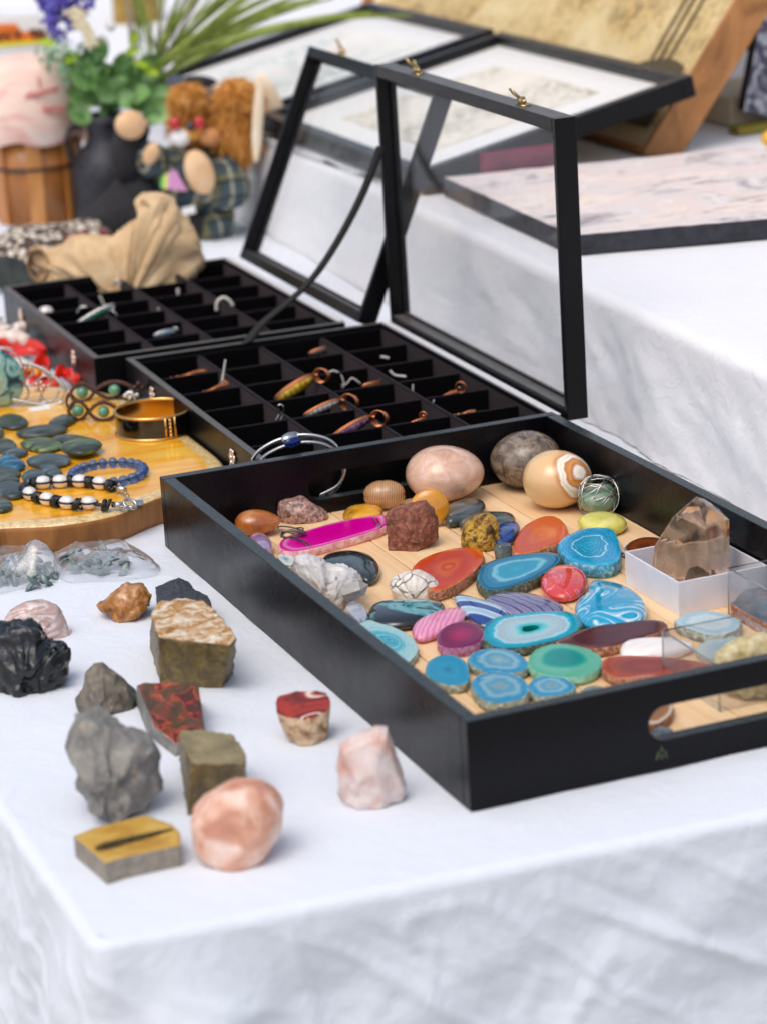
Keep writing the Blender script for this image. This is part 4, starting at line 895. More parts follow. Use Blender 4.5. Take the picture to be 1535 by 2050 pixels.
CRY = stone('white_quartz', [(.3, '#d9d3cf'), (.5, '#f0ebe7'), (.7, '#faf8f5')], .9, rough=.25, bs=.5, bscale=3, bd=.2, trans=.25, sat2=('#8a8583', 1.6, .62))
cl = sil('quartz_cluster', 'cluster of white quartz crystals leaning on the left wall of the tray', 'crystal', [(585, 1140), (592, 1118), (612, 1111), (640, 1118), (652, 1132), (690, 1132), (715, 1145), (725, 1165), (712, 1185), (705, 1215), (680, 1225), (640, 1200), (600, 1170)], .8, 3.6, CRY, amp=.22, scale=1.1, cuts=3, seed=9, ridg=True, contact=1222)
QZ = stone('clear_quartz', [(.3, '#c9c3bf'), (.7, '#e8e4e0')], .6, rough=.08, bs=.1, trans=.6, ior=1.54)
def crystal(name, label, base, tip, r, mat, parent=None, seed=1, flat_z=None, cat='crystal', n=6, cut=.72, r2=.9, ring_rot=0):
    rr = jit(seed); a = Vector(base); b_ = Vector(tip); d = (b_ - a).normalized(); u_ = d.orthogonal().normalized(); v_ = d.cross(u_); V = []
    L = (b_ - a).length
    for t, s in ((0, 1), (cut, r2)):
        for i in range(n):
            an = 2 * math.pi * i / n + ring_rot + rr.uniform(-.12, .12); tt = t + (rr.uniform(-.09, .09) if t else 0)
            V.append(a + d * L * tt + (u_ * math.cos(an) + v_ * math.sin(an)) * r * s)
    V.append(b_); F = [tuple(range(n))[::-1]] + [(i, (i + 1) % n, n + (i + 1) % n, n + i) for i in range(n)] + [(n + i, n + (i + 1) % n, 2 * n) for i in range(n)]
    if flat_z is not None:
        for v in V: v.z = max(v.z, flat_z)
    o = mesh(name, V, F, mat, parent, smooth=False, **({} if parent else {'origin': (a.x, a.y, min(v.z for v in V))})); bevel(o, .03)
    return o if parent else tag(o, label, cat)
for i, (bu, bv, tu, tv, r) in enumerate(((690, 1190, 738, 1168, .75), (700, 1165, 722, 1148, .5), (640, 1150, 622, 1122, .6))):
    B = at(bu, bv, 2.0); crystal('crystal_point', None, B, on(tu, tv, B) - FH * .3, r, QZ, cl, seed=i)

# ---- smoky quartz in its white box
WBX = stone('white_card', [(.3, '#dedbe0'), (.7, '#e9e6ea')], .5, rough=.55, bs=.05)
x0, x1, y0, y1, zt = 26.3, 33.55, 22.2, 30.4, 3.35
wb = thing('gift_box', 'open white card box holding the big smoky quartz', 'box', ((x0 + x1) / 2, (y0 + y1) / 2, .8))
for nm, a, b_ in (('box_wall', (x0, y0, .8), (x1, y0 + .14, zt)), ('box_wall', (x0, y1 - .14, .8), (x1, y1, zt)), ('box_wall', (x0, y0 + .142, .8), (x0 + .14, y1 - .142, zt)), ('box_wall', (x1 - .14, y0 + .142, .8), (x1, y1 - .142, zt)), ('box_bottom', (x0 + .142, y0 + .142, .81), (x1 - .142, y1 - .142, .95))): box(nm, a, b_, WBX, wb, bv=.04)
SMK, nt, b = pmat('smoky_quartz', '#b98f6c', rough=.04, trans=.88, ior=1.42); v = coords(nt)
c = ramp(nt, tex(nt, v, 'noise', .16, 3, .6), [(.3, '#e2b48a'), (.5, '#f2d3b4'), (.7, '#fbe9d8')]); nt.links.new(c, b.inputs['Base Color'])
f = ramp(nt, tex(nt, v, 'noise', .4, 5, 1, .6), [(.4, .94), (.64, .62)]); nt.links.new(f, b.inputs['Transmission Weight'])
bump(nt, b, tex(nt, v, 'noise', 2, 5), .06, .04)
Cq = at(1385, 1162, .96); Cq = Vector((30.0, 26.2, .96))
def smoky():
    base = [(1303, 1150), (1330, 1162), (1385, 1170), (1430, 1160), (1458, 1150), (1450, 1138)]
    pl = lambda u, v, dd: on(u, v, Cq + FH * dd)
    V = [pl(1300, 1158, -1.0), pl(1352, 1176, -2.2), pl(1428, 1172, -2.0), pl(1460, 1156, -.4), pl(1450, 1140, 2.2), pl(1330, 1135, 2.4),
         pl(1309, 1092, -1.0), pl(1352, 1030, -2.0), pl(1412, 1060, -2.0), pl(1459, 1040, -.3), pl(1440, 1020, 1.9), pl(1345, 1035, 1.9),
         pl(1392, 994, .2), pl(1412, 1012, -.9), pl(1408, 998, .4)]
    for i in range(6): V[i].z = max(.97, V[i].z - .4)
    F = [(0, 5, 4, 3, 2, 1), (0, 1, 7, 6), (1, 2, 8, 7), (2, 3, 9, 8), (3, 4, 10, 9), (4, 5, 11, 10), (5, 0, 6, 11),
         (6, 7, 12), (7, 8, 13, 12), (8, 9, 13), (9, 10, 14, 13), (10, 11, 14), (11, 6, 12), (11, 12, 14), (12, 13, 14)]
    o = mesh('smoky_quartz', V, F, SMK, None, smooth=False, origin=(30, 26.2, .96)); bevel(o, .05)
    return tag(o, 'large pale brown smoky quartz point standing in the white card box', 'crystal')
smoky()
sil('quartz_chunk', 'whitish broken quartz piece at the foot of the smoky point', 'crystal', [(1338, 1140), (1345, 1118), (1362, 1112), (1385, 1125), (1405, 1145), (1412, 1160), (1380, 1168), (1350, 1160)], .96, 1.2, stone('brown_quartz', [(.3, '#8d6c50'), (.55, '#c9ab90'), (.75, '#f0e2d3')], 1.2, rough=.15, bs=.6, trans=.35), amp=.15, cuts=2, seed=12, contact=1168, ridg=True)
bpy.data.objects['quartz_chunk'].location.y -= .022

# ---- clear acrylic boxes
def acrylic(label, x0, x1, y0, y1, zt):
    t = thing('specimen_box', label, 'clear box', ((x0 + x1) / 2, (y0 + y1) / 2, .8)); g = .12
    for a, b_ in (((x0, y0, .82), (x1, y0 + g, zt)), ((x0, y1 - g, .82), (x1, y1, zt)), ((x0, y0 + g, .82), (x0 + g, y1 - g, zt)), ((x1 - g, y0 + g, .82), (x1, y1 - g, zt))): box('clear_wall', a, b_, ACRYL, t, bv=0)
    z = zt; e = .07
    tubes('polished_edge', [[(x0, y0, z), (x1, y0, z), (x1, y1, z), (x0, y1, z)]], e, ACE, t, seg=6, closed=True)
    for i, (x, y) in enumerate(((x0, y0), (x1, y0), (x1, y1), (x0, y1))): tubes('corner_edge', [[(x, y, .85), (x, y, z - .08)]], e * .8, ACE, t, seg=6)
    return t
acrylic('clear acrylic box nearest the near wall of the tray, holding a pale crystal', 19.85, 25.8, 4.9, 12.5, 4.0)
acrylic('clear acrylic box beside the white card box, holding a dark grey slab', 29.5, 33.6, 13.3, 20.7, 4.3)
sil('rough_rock', 'pale straw-coloured crystal lump inside the near clear box', 'rock', [(1430, 1322), (1445, 1296), (1480, 1282), (1520, 1270), (1560, 1280), (1580, 1320), (1560, 1370), (1450, 1372)], .85, 3.2, stone('straw_crystal', [(.3, '#b5a06a'), (.55, '#d6c795'), (.75, '#ece4c4')], 1.0, rough=.35, bs=.8, trans=.15), amp=.3, cuts=3, seed=14, contact=1400)
prism('rough_slab', 'dark blue-grey flat slab with brown rim inside the far clear box', 'rock', [(1462, 1208), (1490, 1182), (1540, 1172), (1600, 1200), (1580, 1250), (1530, 1248)], None, .85, 1.8, [stone('slate_blue', [(.3, '#3c4a58'), (.7, '#64727f')], .8, rough=.3, bs=.4), RINDR], amp=.1, cuts=3, seed=15)

def cut_face(o, P0, nrm, mat, nm='polished_face'):
    """saw a stone along a plane and give the cut its own polished face"""
    org = ORG[o.name]; bm = bmesh.new(); bm.from_mesh(o.data); r = bmesh.ops.bisect_plane(bm, geom=bm.verts[:] + bm.edges[:] + bm.faces[:], plane_co=(Vector(P0) - org) * S, plane_no=nrm, clear_outer=True)
    es = [e for e in r['geom_cut'] if isinstance(e, bmesh.types.BMEdge)]
    loop = []; e = es[0]; v = e.verts[0]; first = v; used = set()
    while True:
        loop.append(v.co / S + org); used.add(e); v = e.other_vert(v); nx = [q for q in v.link_edges if q in es and q not in used]
        if not nx or v == first: break
        e = nx[0]
    bm.to_mesh(o.data); bm.free(); o.data.update()
    C = sum(loop, Vector()) / len(loop); rows = [[C + (p - C) * s for p in loop] for s in (.02, .2, .4, .6, .8, .9, .97, 1.0)]; V, F = [], []; grid_vf(rows, V, F, True); F.append(tuple(range(len(loop))))
    n_ = Vector(nrm).normalized() * .01
    return mesh(nm, [v + n_ for v in V], F, mat, o, attrs={'ring': [a for a in (0, .2, .4, .6, .8, .9, .95, 1) for _ in loop]})
# ================================================================= STONES ON THE CLOTH
sil('agate_nodule', 'pinkish grey polished half nodule behind the black obsidian', 'agate', [(5, 1262), (8, 1240), (25, 1218), (55, 1205), (85, 1203), (115, 1214), (130, 1235), (138, 1258), (146, 1270), (140, 1283), (110, 1282), (60, 1275), (20, 1275)], 0, 2.8,
    stone('nodule_bands', [(.3, '#a5847a'), (.42, '#c5a9a0'), (.5, '#dccfca'), (.56, '#b08d82'), (.72, '#cdb3aa')], .35, 'noise', 2, 1.5, rough=.25, bs=.1, stretch=(1, 1, 2), rot=(1.3, 0, 0), coat=.3), amp=.04, seed=21, curved=3, smooth_it=1)
OBS = stone('obsidian', [(.3, '#030406'), (.6, '#0b0e12'), (.8, '#3a362a')], .9, rough=.14, bs=.5, bscale=1.2, bd=.3, coat=.3)
sil('obsidian_chunk', 'glossy black chipped obsidian chunk at the left edge', 'rock', [(-22, 1290), (-10, 1262), (20, 1252), (50, 1247), (75, 1256), (95, 1280), (112, 1282), (125, 1290), (128, 1310), (136, 1330), (132, 1360), (115, 1376), (60, 1384), (10, 1388), (-20, 1375)], 0, 4.4, OBS, amp=.5, scale=.65, cuts=3, seed=22, k=3, jitter=.2)
sil('amber_rock', 'small amber-brown nugget with pale patches', 'rock', [(197, 1212), (215, 1198), (235, 1178), (255, 1168), (285, 1174), (302, 1190), (300, 1210), (288, 1222), (272, 1240), (245, 1244), (225, 1232), (205, 1226)], 0, 3.2,
    stone('amber_stone', [(.3, '#6e4018'), (.48, '#a86b24'), (.6, '#c08a58'), (.75, '#d9b59c')], .6, dist=1.5, rough=.25, bs=.4, coat=.3), amp=.22, scale=.9, cuts=3, seed=23)
prism('rough_rock', 'flat dark sparkling rock behind the big brown block', 'rock', [(312, 1176), (330, 1168), (358, 1156), (378, 1164), (392, 1182), (415, 1192), (424, 1208), (420, 1225), (318, 1218)], None, 0, 1.7,
      stone('sparkle_black', [(.35, '#26282b'), (.6, '#3b3d40'), (.72, '#8d8f90')], 7, rough=.35, bs=.8, bscale=8), amp=.06, cuts=4, seed=24)
CRUST = stone('tan_crust', [(.3, '#96602a'), (.43, '#c4935a'), (.55, '#ddc6a6'), (.7, '#f3e8d8')], 1.2, rough=.6, bs=1, bscale=2.5, bd=.35)
BRN = stone('brown_cut', [(.3, '#4b3d22'), (.5, '#6e5a30'), (.7, '#8d7848')], 1.1, rough=.45, bs=.6, speck=('#8d8263', 7, .66))
prism('block_rock', 'big brown squared block with a pale tan crust on top', 'rock', [(304, 1228), (318, 1206), (360, 1198), (402, 1201), (430, 1222), (474, 1276), (462, 1292), (420, 1288), (318, 1276)],
      [(300, 1290), (315, 1275), (360, 1262), (400, 1262), (430, 1285), (468, 1348), (445, 1378), (410, 1378), (322, 1370)], 0, 0, [CRUST, BRN], amp=.13, scale=1.1, cuts=4, seed=25, zts=[4.0, 4.2, 4.3, 4.3, 4.2, 4.0, 3.9, 3.8, 3.9])
GRY = stone('grey_rock', [(.3, '#5b5b59'), (.5, '#7d7b76'), (.65, '#989389'), (.8, '#b0a79b')], .7, rough=.6, bs=.6, bscale=4, bd=.12, speck=('#a58f7c', 3, .62))
sil('rough_rock', 'grey-brown wedge-shaped rock behind the large grey one', 'rock', [(152, 1400), (168, 1372), (172, 1345), (190, 1329), (206, 1328), (230, 1345), (262, 1372), (280, 1395), (280, 1420), (265, 1430), (215, 1425), (170, 1420), (154, 1412)], 0, 3.6,
    stone('wedge_rock', [(.3, '#474038'), (.5, '#746a5c'), (.7, '#968a78')], 1.1, rough=.5, bs=.8, bscale=4, sat2=('#4b5254', .4, .5)), amp=.12, cuts=3, seed=26, k=2, smin=.25)
RB = stone('brecciated_jasper', [(.35, '#4a2e10'), (.48, '#5e3c12'), (.51, '#7c200e'), (.55, '#a85418'), (.58, '#84200c'), (.63, '#451608'), (.75, '#583814')], .75, dist=.9, rough=.14, bs=.15, coat=.5)
prism('jasper_slab', 'polished red and brown jasper slab leaning behind the brown cube', 'rock', [(276, 1372), (288, 1367), (380, 1367), (398, 1374), (406, 1440), (412, 1475), (352, 1490), (310, 1455)], [(270, 1400), (285, 1395), (380, 1395), (402, 1405), (412, 1465), (412, 1496), (352, 1516), (296, 1470)], 0, 0, [RB, GRY],
      amp=.05, cuts=4, seed=27, zts=[2.6, 2.8, 2.8, 2.6, 1.4, .9, .7, 1.5])
sil('rough_rock', 'largest rough grey rock with a sharp ridge, in front on the cloth', 'rock', [(134, 1470), (138, 1440), (160, 1424), (195, 1421), (232, 1434), (262, 1450), (300, 1472), (325, 1500), (333, 1530), (322, 1562), (308, 1590), (280, 1618), (240, 1635), (215, 1626), (180, 1598), (152, 1580), (142, 1540), (136, 1505)], 0, 5.4, GRY, amp=.22, scale=.8, cuts=3, seed=28, k=1.6, jitter=.3, smin=.35, shift=.25, rings=4)
CR2 = stone('ochre_crust', [(.3, '#5a4426'), (.5, '#8a6c42'), (.7, '#b9a384')], 1.6, rough=.7, bs=1, bscale=4, bd=.2)
prism('block_rock', 'squared brown rock with a knobbly ochre side beside the large grey rock', 'rock', [(358, 1476), (366, 1459), (420, 1463), (462, 1470), (480, 1486), (492, 1510), (490, 1528), (430, 1530), (385, 1526)],
      [(362, 1530), (372, 1510), (425, 1515), (465, 1520), (482, 1535), (492, 1560), (488, 1592), (430, 1600), (376, 1634)], 0, 0, [stone('olive_top', [(.3, '#6f6242'), (.7, '#958762')], .8, rough=.4, bs=.4), BRN, CR2], amp=.12, cuts=4, seed=29, zts=[3.2, 3.4, 3.4, 3.3, 3.2, 3.1, 3.0, 3.0, 3.1])
sil('salmon_rock', 'round salmon-pink stone with a paler front rim, nearest the table edge', 'rock', [(383, 1665), (385, 1628), (402, 1604), (430, 1584), (462, 1570), (500, 1567), (540, 1577), (562, 1600), (567, 1632), (558, 1672), (538, 1705), (505, 1725), (465, 1730), (420, 1714), (392, 1696)], 0, 4.8,
    stone('salmon_stone', [(.3, '#b9755a'), (.48, '#d09a80'), (.58, '#e2b9a4'), (.7, '#eed5c8')], .5, rough=.45, bs=.4, sss=.25), amp=.22, scale=.45, cuts=1, seed=30, curved=3, k=2.3, rings=11, jitter=.0, smin=.15, smooth_it=1, shift=.28)
FT = stone('fossil_face', [(.3, '#a97c26'), (.5, '#c39a3f'), (.7, '#cdaa5a')], .5, rough=.5, bs=.2); FS = stone('fossil_side', [(.3, '#7d7468'), (.7, '#a59a8b')], 2, rough=.7, bs=.5)
fs = prism('fossil_plate', 'flat ochre stone plate with a dark feather-like fossil print', 'fossil', [(148, 1674), (190, 1657), (290, 1632), (345, 1650), (361, 1668), (362, 1692), (250, 1716), (212, 1728)], None, 0, 1.35, [FT, FS], amp=.012, cuts=4, seed=31)
V, F = [], []
INKF = stone('fossil_ink', [(.4, '#2f2a20'), (.62, '#6a5a34')], 5, rough=.8, bs=.2)
rr = jit(8)
up_, dn_ = [], []
for i in range(41):
    t = i / 40; u = 192 + t * 155; v = 1698 - t * 39; hl = (11 * min(1, t * 7 + .15) * (1 - t) ** .7 + 1.5) * (1 if i % 2 else .3) * rr.uniform(.85, 1.1)
    up_.append(at(u - (4 if i % 2 else 0), v - hl, 1.43)); dn_.append(at(u - (4 if i % 2 else 0), v + hl, 1.43))
for zz in (0, -.06):
    k_ = len(V); V += [p + Vector((0, 0, zz)) for p in up_ + dn_]; F += [(k_ + i, k_ + i + 1, k_ + 41 + i + 1, k_ + 41 + i) for i in range(40)]
mesh('fossil_print', V, F, INKF, fs)
SHB = stone('shell_bark', [(.3, '#7a4f30'), (.45, '#b9926a'), (.6, '#dcc3a2'), (.8, '#a06a45')], 1.4, rough=.6, bs=.8, bscale=4)
RA = ring_mat('red_agate_top', [(0, '#6b2018'), (.25, '#8a3326'), (.4, '#7d1a10'), (.7, '#9c2412'), (.88, '#b23a1a'), (.95, '#e6cdb0')], .5, 1.2)
ro = sil('agate_nodule', 'small nodule with a polished red top and pale bark-like sides', 'agate', [(553, 1400), (562, 1386), (590, 1377), (625, 1374), (648, 1382), (660, 1400), (661, 1430), (655, 1465), (640, 1485), (612, 1491), (585, 1482), (566, 1456), (556, 1425)], 0, 3.0, SHB, amp=.08, seed=32, curved=2, k=3, smooth_it=1)
Cb = at(607, 1491, 0) + FH * 1.26; Pa = on(607, 1380, Cb + FH * 1.2); Pb = on(607, 1436, Cb - FH * 1.3); nv = RH.cross(Pb - Pa)
if nv.z < 0: nv = -nv
cut_face(ro, Pa, nv, swirl_mat('red_brown_swirl', [(0, '#7a1c10'), (.35, '#a83018'), (.55, '#5c1a12'), (.68, '#8f2814'), (.74, '#f0dcc6'), (.8, '#8a2412'), (1, '#6e1a10')], .28, .9, band=3.2))
sil('rose_quartz', 'angular pinkish-white quartz lump by the corner of the tray', 'rock', [(676, 1520), (682, 1488), (715, 1470), (755, 1456), (775, 1458), (785, 1485), (800, 1530), (814, 1572), (812, 1590), (770, 1600), (720, 1610), (690, 1613), (676, 1590), (680, 1555), (674, 1535)], 0, 3.2,
    stone('white_pink_quartz', [(.3, '#c9aaa0'), (.5, '#dccac3'), (.7, '#e8dcd7')], .45, rough=.35, bs=.4, sss=.3, sat2=('#d39a84', .3, .6)), amp=.1, cuts=3, seed=33, k=2.4, shift=.3)
# ---- clear bags of chips by the board
def bag(label, poly, apex, z, seed, chips, nch, box_):
    P = [at(u, v, .05) for u, v in poly]; out = catmull(P, 4); C = sum(out, Vector()) / len(out); n = len(out)
    t = thing('plastic_bag', label, 'bag', (C.x, C.y, .0))
    rows = []; K = 28
    for k in range(K + 1):
        s = k / K; row = []
        for p in out:
            q = C + (p - C) * max(.01, s); zz = z * (1 - s ** 2.2) * (.7 + .4 * mn.noise(Vector((q.x * .3, q.y * .3, seed)))) + .12 + .25 * max(0, 1 - abs(mn.noise(Vector((q.x * .3, q.y * .45, seed)))) * 4) * (1 - s ** 6)
            q.z = zz + .1 * max(0, 1 - abs(mn.noise(Vector((q.x * .8, q.y * 1.1, seed + 3)))) * 4); q.z = max(q.z, .1); row.append(q)
        rows.append(row)
    if apex:
        A = at(apex[0], apex[1], apex[2]) if len(apex) == 3 else None
        for row in rows:
            for q in row:
                dd = (Vector((q.x, q.y, 0)) - Vector((A.x, A.y, 0))).length; q.z += apex[2] * math.exp(-(dd / 1.6) ** 2)
    V, F = [], []; grid_vf(rows, V, F, True)
    mesh('bag_film', V, F, BAGM, t)
    rr = jit(seed); V, F = [], []
    for i in range(nch):
        u = rr.uniform(box_[0], box_[2]); v = rr.uniform(box_[1], box_[3]); c_ = at(u, v, rr.uniform(.15, z * .6)); c_.z = rr.uniform(.25, z * .55)
        M = Euler((rr.uniform(-.9, .9), rr.uniform(-.9, .9), rr.uniform(0, 3))).to_matrix(); ell_vf(c_, (rr.uniform(.5, .9), rr.uniform(.25, .4), rr.uniform(.12, .2)), V, F, M, 10, 6)
    o = mesh('stone_chips', V, F, chips, t); o['kind'] = 'stuff'
    return t
LCH = stone('grey_green_chips', [(.3, '#3c4a4c'), (.5, '#5b6d6a'), (.7, '#93a59c')], .6, rough=.3, bs=.2, coat=.3)
bag('clear plastic bag of dark stone chips with a raised peak, at the left edge', [(-40, 1140), (-30, 1105), (20, 1085), (60, 1072), (95, 1085), (120, 1130), (128, 1150), (90, 1168), (40, 1180), (-20, 1190)], (75, 1105, 2.0), 1.3, 3, LCH, 60, (-25, 1120, 105, 1165))
bag('clear plastic bag of grey-green stone chips lying flat beside the board', [(108, 1130), (118, 1098), (160, 1086), (220, 1084), (270, 1096), (315, 1130), (318, 1150), (270, 1160), (200, 1165), (130, 1165)], None, 1.2, 5, LCH, 55, (125, 1100, 255, 1140))

# ================================================================= LIVE-EDGE BOARD AND WHAT LIES ON IT
BT = 2.5
WD, nt, b = pmat('varnished_slice', rough=.2, coat=.3); v = coords(nt, (.18, 1, 1), rnd=False, rot=(0, 0, -.25)); n1 = tex(nt, v, 'noise', .35, 6, 1.5)
c = ramp(nt, n1, [(.3, '#dc8d12'), (.5, '#f0ab24'), (.7, '#f8c452')]); at_ = nt.nodes.new('ShaderNodeAttribute'); at_.attribute_name = 'ring'
e = mathn(nt, 'ADD', at_.outputs['Fac'], mathn(nt, 'MULTIPLY', mathn(nt, 'SUBTRACT', tex(nt, coords(nt, rnd=False), 'noise', .8, 5), .5), .05))
c = mix(nt, ramp(nt, e, [(.915, 0.0), (.93, 1.0)]), c, ramp(nt, tex(nt, coords(nt, rnd=False), 'noise', 2, 6, 1), [(.3, '#c49a58'), (.5, '#e6c688'), (.7, '#f5e0b0')])); nt.links.new(c, b.inputs['Base Color'])
bump(nt, b, mathn(nt, 'MULTIPLY', tex(nt, coords(nt, rnd=False), 'noise', 2.5, 6), ramp(nt, e, [(.9, .05), (.95, 1.0)])), .5, .15)
SIDE = wood('slice_side', '#8a5526', '#a86d34', '#bd8446', .5, (1, 1, .15), .6)
bp = [(-40, 1068), (0, 1056), (120, 1050), (230, 1030), (322, 993)]
P = [at(u, v, BT) for u, v in bp] + [Vector((5.5, 66.6, BT)), Vector((8.2, 69.0, BT)), Vector((9.3, 72.2, BT)), Vector((9.55, 77, BT)), Vector((9.5, 86, BT)), Vector((8.9, 95, BT)), Vector((6.6, 103, BT)), Vector((0, 109, BT)), Vector((-9, 108, BT)), Vector((-20, 98, BT)), Vector((-23.5, 82, BT)), Vector((-20, 70, BT))]
out = catmull(P, 6); C = Vector((-6, 85, BT)); rows, ra = [], []
for s in (.02, .3, .6, .8, .87, .9, .93, .96, .985):
    rows.append([Vector(((C + (p - C) * s).x, (C + (p - C) * s).y, BT)) for p in out]); ra.append(s)
for s, z in ((1.0, BT - .12), (1.0, BT - .5), (.992, .5), (.985, .02)): rows.append([Vector(((C + (p - C) * s).x, (C + (p - C) * s).y, z)) for p in out]); ra.append(1)
V, F = [], []; grid_vf(rows, V, F, True); n = len(out); F.append(tuple(range(n))[::-1]); F.append(tuple(range(len(V) - n, len(V))))
o = mesh('wood_slice', V, F, [WD, SIDE], None, origin=(-6, 85, 0), mi=[0 if f // n < 9 else 1 for f in range((len(rows) - 1) * n)] + [0, 1], attrs={'ring': [a for a in ra for _ in out]})
for p in o.data.polygons: pass
tag(o, 'round honey-coloured varnished wood slice with bark rim, carrying bracelets and stones', 'board')

LB = [stone('labradorite_%d' % i, st, .9, rough=.33, bs=.15, coat=.05, stretch=(.35, 1, 1), dist=1) for i, st in enumerate((
    [(.3, '#1d2321'), (.5, '#38403a'), (.68, '#5d685c'), (.8, '#879178')], [(.3, '#1f2526'), (.5, '#3d4a4c'), (.65, '#5d7076'), (.8, '#8798a0')],
    [(.3, '#1b2118'), (.5, '#39462f'), (.64, '#6a7f48'), (.78, '#9aa673')], [(.3, '#142029'), (.48, '#1d4a63'), (.6, '#3a8fb8'), (.75, '#2b3c44')]))]
labs = [(-8, 828, 57, 858, -1, 0, 'grey oval labradorite at the left edge of the board, topmost'), (97, 828, 154, 856, 6, 0, 'dark labradorite touching the braided bracelet'), (32, 849, 136, 875, 5, 0, 'long flat labradorite below the silver cuff'),
        (41, 874, 128, 904, -2, 2, 'green-tinged pointed labradorite left of the large pale one'), (105, 870, 190, 890, -3, 0, 'slim labradorite half behind the large pale green one'), (121, 882, 206, 917, 3, 2, 'largest labradorite with yellow-green sheen'),
        (-12, 878, 34, 906, 0, 0, 'short dark labradorite at the left edge'), (4, 898, 57, 914, 2, 1, 'thin grey labradorite sliver'), (53, 908, 143, 934, 1, 1, 'long smooth grey labradorite behind the blue bead bracelet'),
        (79, 926, 126, 956, -6, 1, 'grey-blue labradorite touching the pearl bracelet'), (44, 938, 94, 966, 2, 1, 'pale blue-grey round labradorite left of the pearl bracelet'), (-10, 911, 52, 941, -4, 3, 'bright blue labradorite at the left edge'),
        (-15, 934, 42, 957, -1, 0, 'dark labradorite just below the bright blue one'), (-20, 951, 40, 969, -1, 0, 'narrow dark labradorite at the left edge'), (-12, 963, 57, 995, -1, 1, 'long dark labradorite with blue streak, lower left'),
        (-20, 997, 26, 1023, 0, 0, 'lowest labradorite, near the rim of the board'), (-14, 851, 8, 876, 0, 0, 'rounded labradorite cut off by the left edge')]
for i, (u0, v0, u1, v1, sk, mi_, lb) in enumerate(labs):
    slab('labradorite_stone', lb, 'stone', ell_px(u0, v0, u1, v1, sk, point=.25), LB[mi_], h=.55 + .15 * (i % 3) / 2, z0=BT, dome=1, seed=50 + i, group='labradorite cabochons on the wood slice', zoff=(.35 if i in (5,) else 0))

# blue glass bead bracelet
BG, nt, b = pmat('blue_glass', '#6f9cf0', rough=.04, trans=.8, ior=1.4)
C = at(217, 944, BT + .5); k = ppc(C); R_ = 72 / k; rb = 13.2 / k
br = thing('bead_bracelet', 'bracelet of clear blue glass beads lying on the wood slice', 'bracelet', (C.x, C.y, BT))
nb = 22; bead0 = None
rb = min(rb, math.pi * R_ / nb * .99)
for i in range(nb):
    a = 2 * math.pi * i / nb; p = Vector((C.x + R_ * math.cos(a), C.y + R_ * math.sin(a), BT + rb))
    if bead0 is None:
        bead0 = ell('bead', p, (rb,) * 3, BG, br, seg=20, rings=12); base0 = p
    else:
        o = bead0.copy(); COL.objects.link(o); o.parent = br; o.location = (p - base0) * S
tubes('elastic_cord', [[Vector((C.x + R_ * math.cos(a), C.y + R_ * math.sin(a), BT + rb)) for a in [i * math.pi / 24 for i in range(48)]]], .06, CORD, br, seg=5, closed=True)

# pearl and black cord bracelet
PRL = pmat('pearl', '#e4ddd5', .22, .15, coat=.5, sss=.1)[0]; LTH = pmat('black_leather_cord', '#0c0c0d', .35, coat=.2)[0]
path = [(224, 1010), (207, 1011), (178, 1008), (155, 1009), (133, 1007), (112, 1003), (94, 999), (74, 995), (60, 989), (50, 981), (56, 970), (70, 966), (87, 966), (104, 964), (121, 964), (142, 963), (161, 963), (180, 964), (199, 966), (218, 970), (232, 975)]
W = catmull([at(u, v, BT + .55) for u, v in path], 5, False)
pb = thing('pearl_bracelet', 'bracelet of white pearls knotted in black cord with silver clasp', 'bracelet', (W[40].x, W[40].y, BT))
kk = ppc(W[30]); rp = 15.5 / kk
tubes('cord_core', [W[3:-3]], .16, LTH, pb, seg=6)
for (u, v) in ((178, 1007), (135, 1006), (95, 999), (60, 988), (87, 966), (121, 964), (161, 963), (201, 967)):
    p = at(u, v, BT + .55); i = min(range(len(W)), key=lambda q: (W[q] - p).length); d = (W[min(i + 1, len(W) - 1)] - W[max(i - 1, 0)]).normalized(); ang = math.atan2(d.y, d.x)
    M = Matrix.Rotation(ang, 3, 'Z'); ell('pearl', p, (rp * 1.2, rp * .92, rp * .92), PRL, pb, M=M, seg=18, rings=12)
    V, F = [], []                             # cord strands running over the pearl edges
    n2 = Vector((-d.y, d.x, 0))
    for s in (-1, 1): tube_vf([p + d * rp * 1.25 * t + n2 * s * rp * .9 * (1 - t * t) ** .5 + Vector((0, 0, .1)) for t in [j / 5 for j in range(-5, 6)]], .09, V, F, 6)
    mesh('cord_strand', V, F, LTH, pb)
for (u, v) in ((213, 1011), (156, 1009), (113, 1003), (76, 995), (50, 980), (68, 967), (104, 964), (142, 962), (181, 965), (222, 972)):
    p = at(u, v, BT + .55); i = min(range(len(W)), key=lambda q: (W[q] - p).length); d = (W[min(i + 1, len(W) - 1)] - W[max(i - 1, 0)]).normalized(); n2 = Vector((-d.y, d.x, 0)); V, F = [], []
    rr = jit(u)
    for q in range(6):
        off = (q - 2.5) * .1; sk = rr.uniform(-.3, .3)
        tube_vf([p + d * (off + sk * math.sin(a)) + (n2 * math.cos(a) + Vector((0, 0, 1)) * math.sin(a)) * rp * .7 for a in [j * math.pi / 7 for j in range(14)]], .075, V, F, 6, True)
    mesh('cord_knot', V, F, LTH, pb)
for a, b_ in (((226, 1010), (245, 1011)), ((232, 976), (250, 981))):
    tubes('end_cap', [[at(*a, BT + .5), at(*b_, BT + .5)]], .26, SILV, pb, seg=12)
V, F = [], []
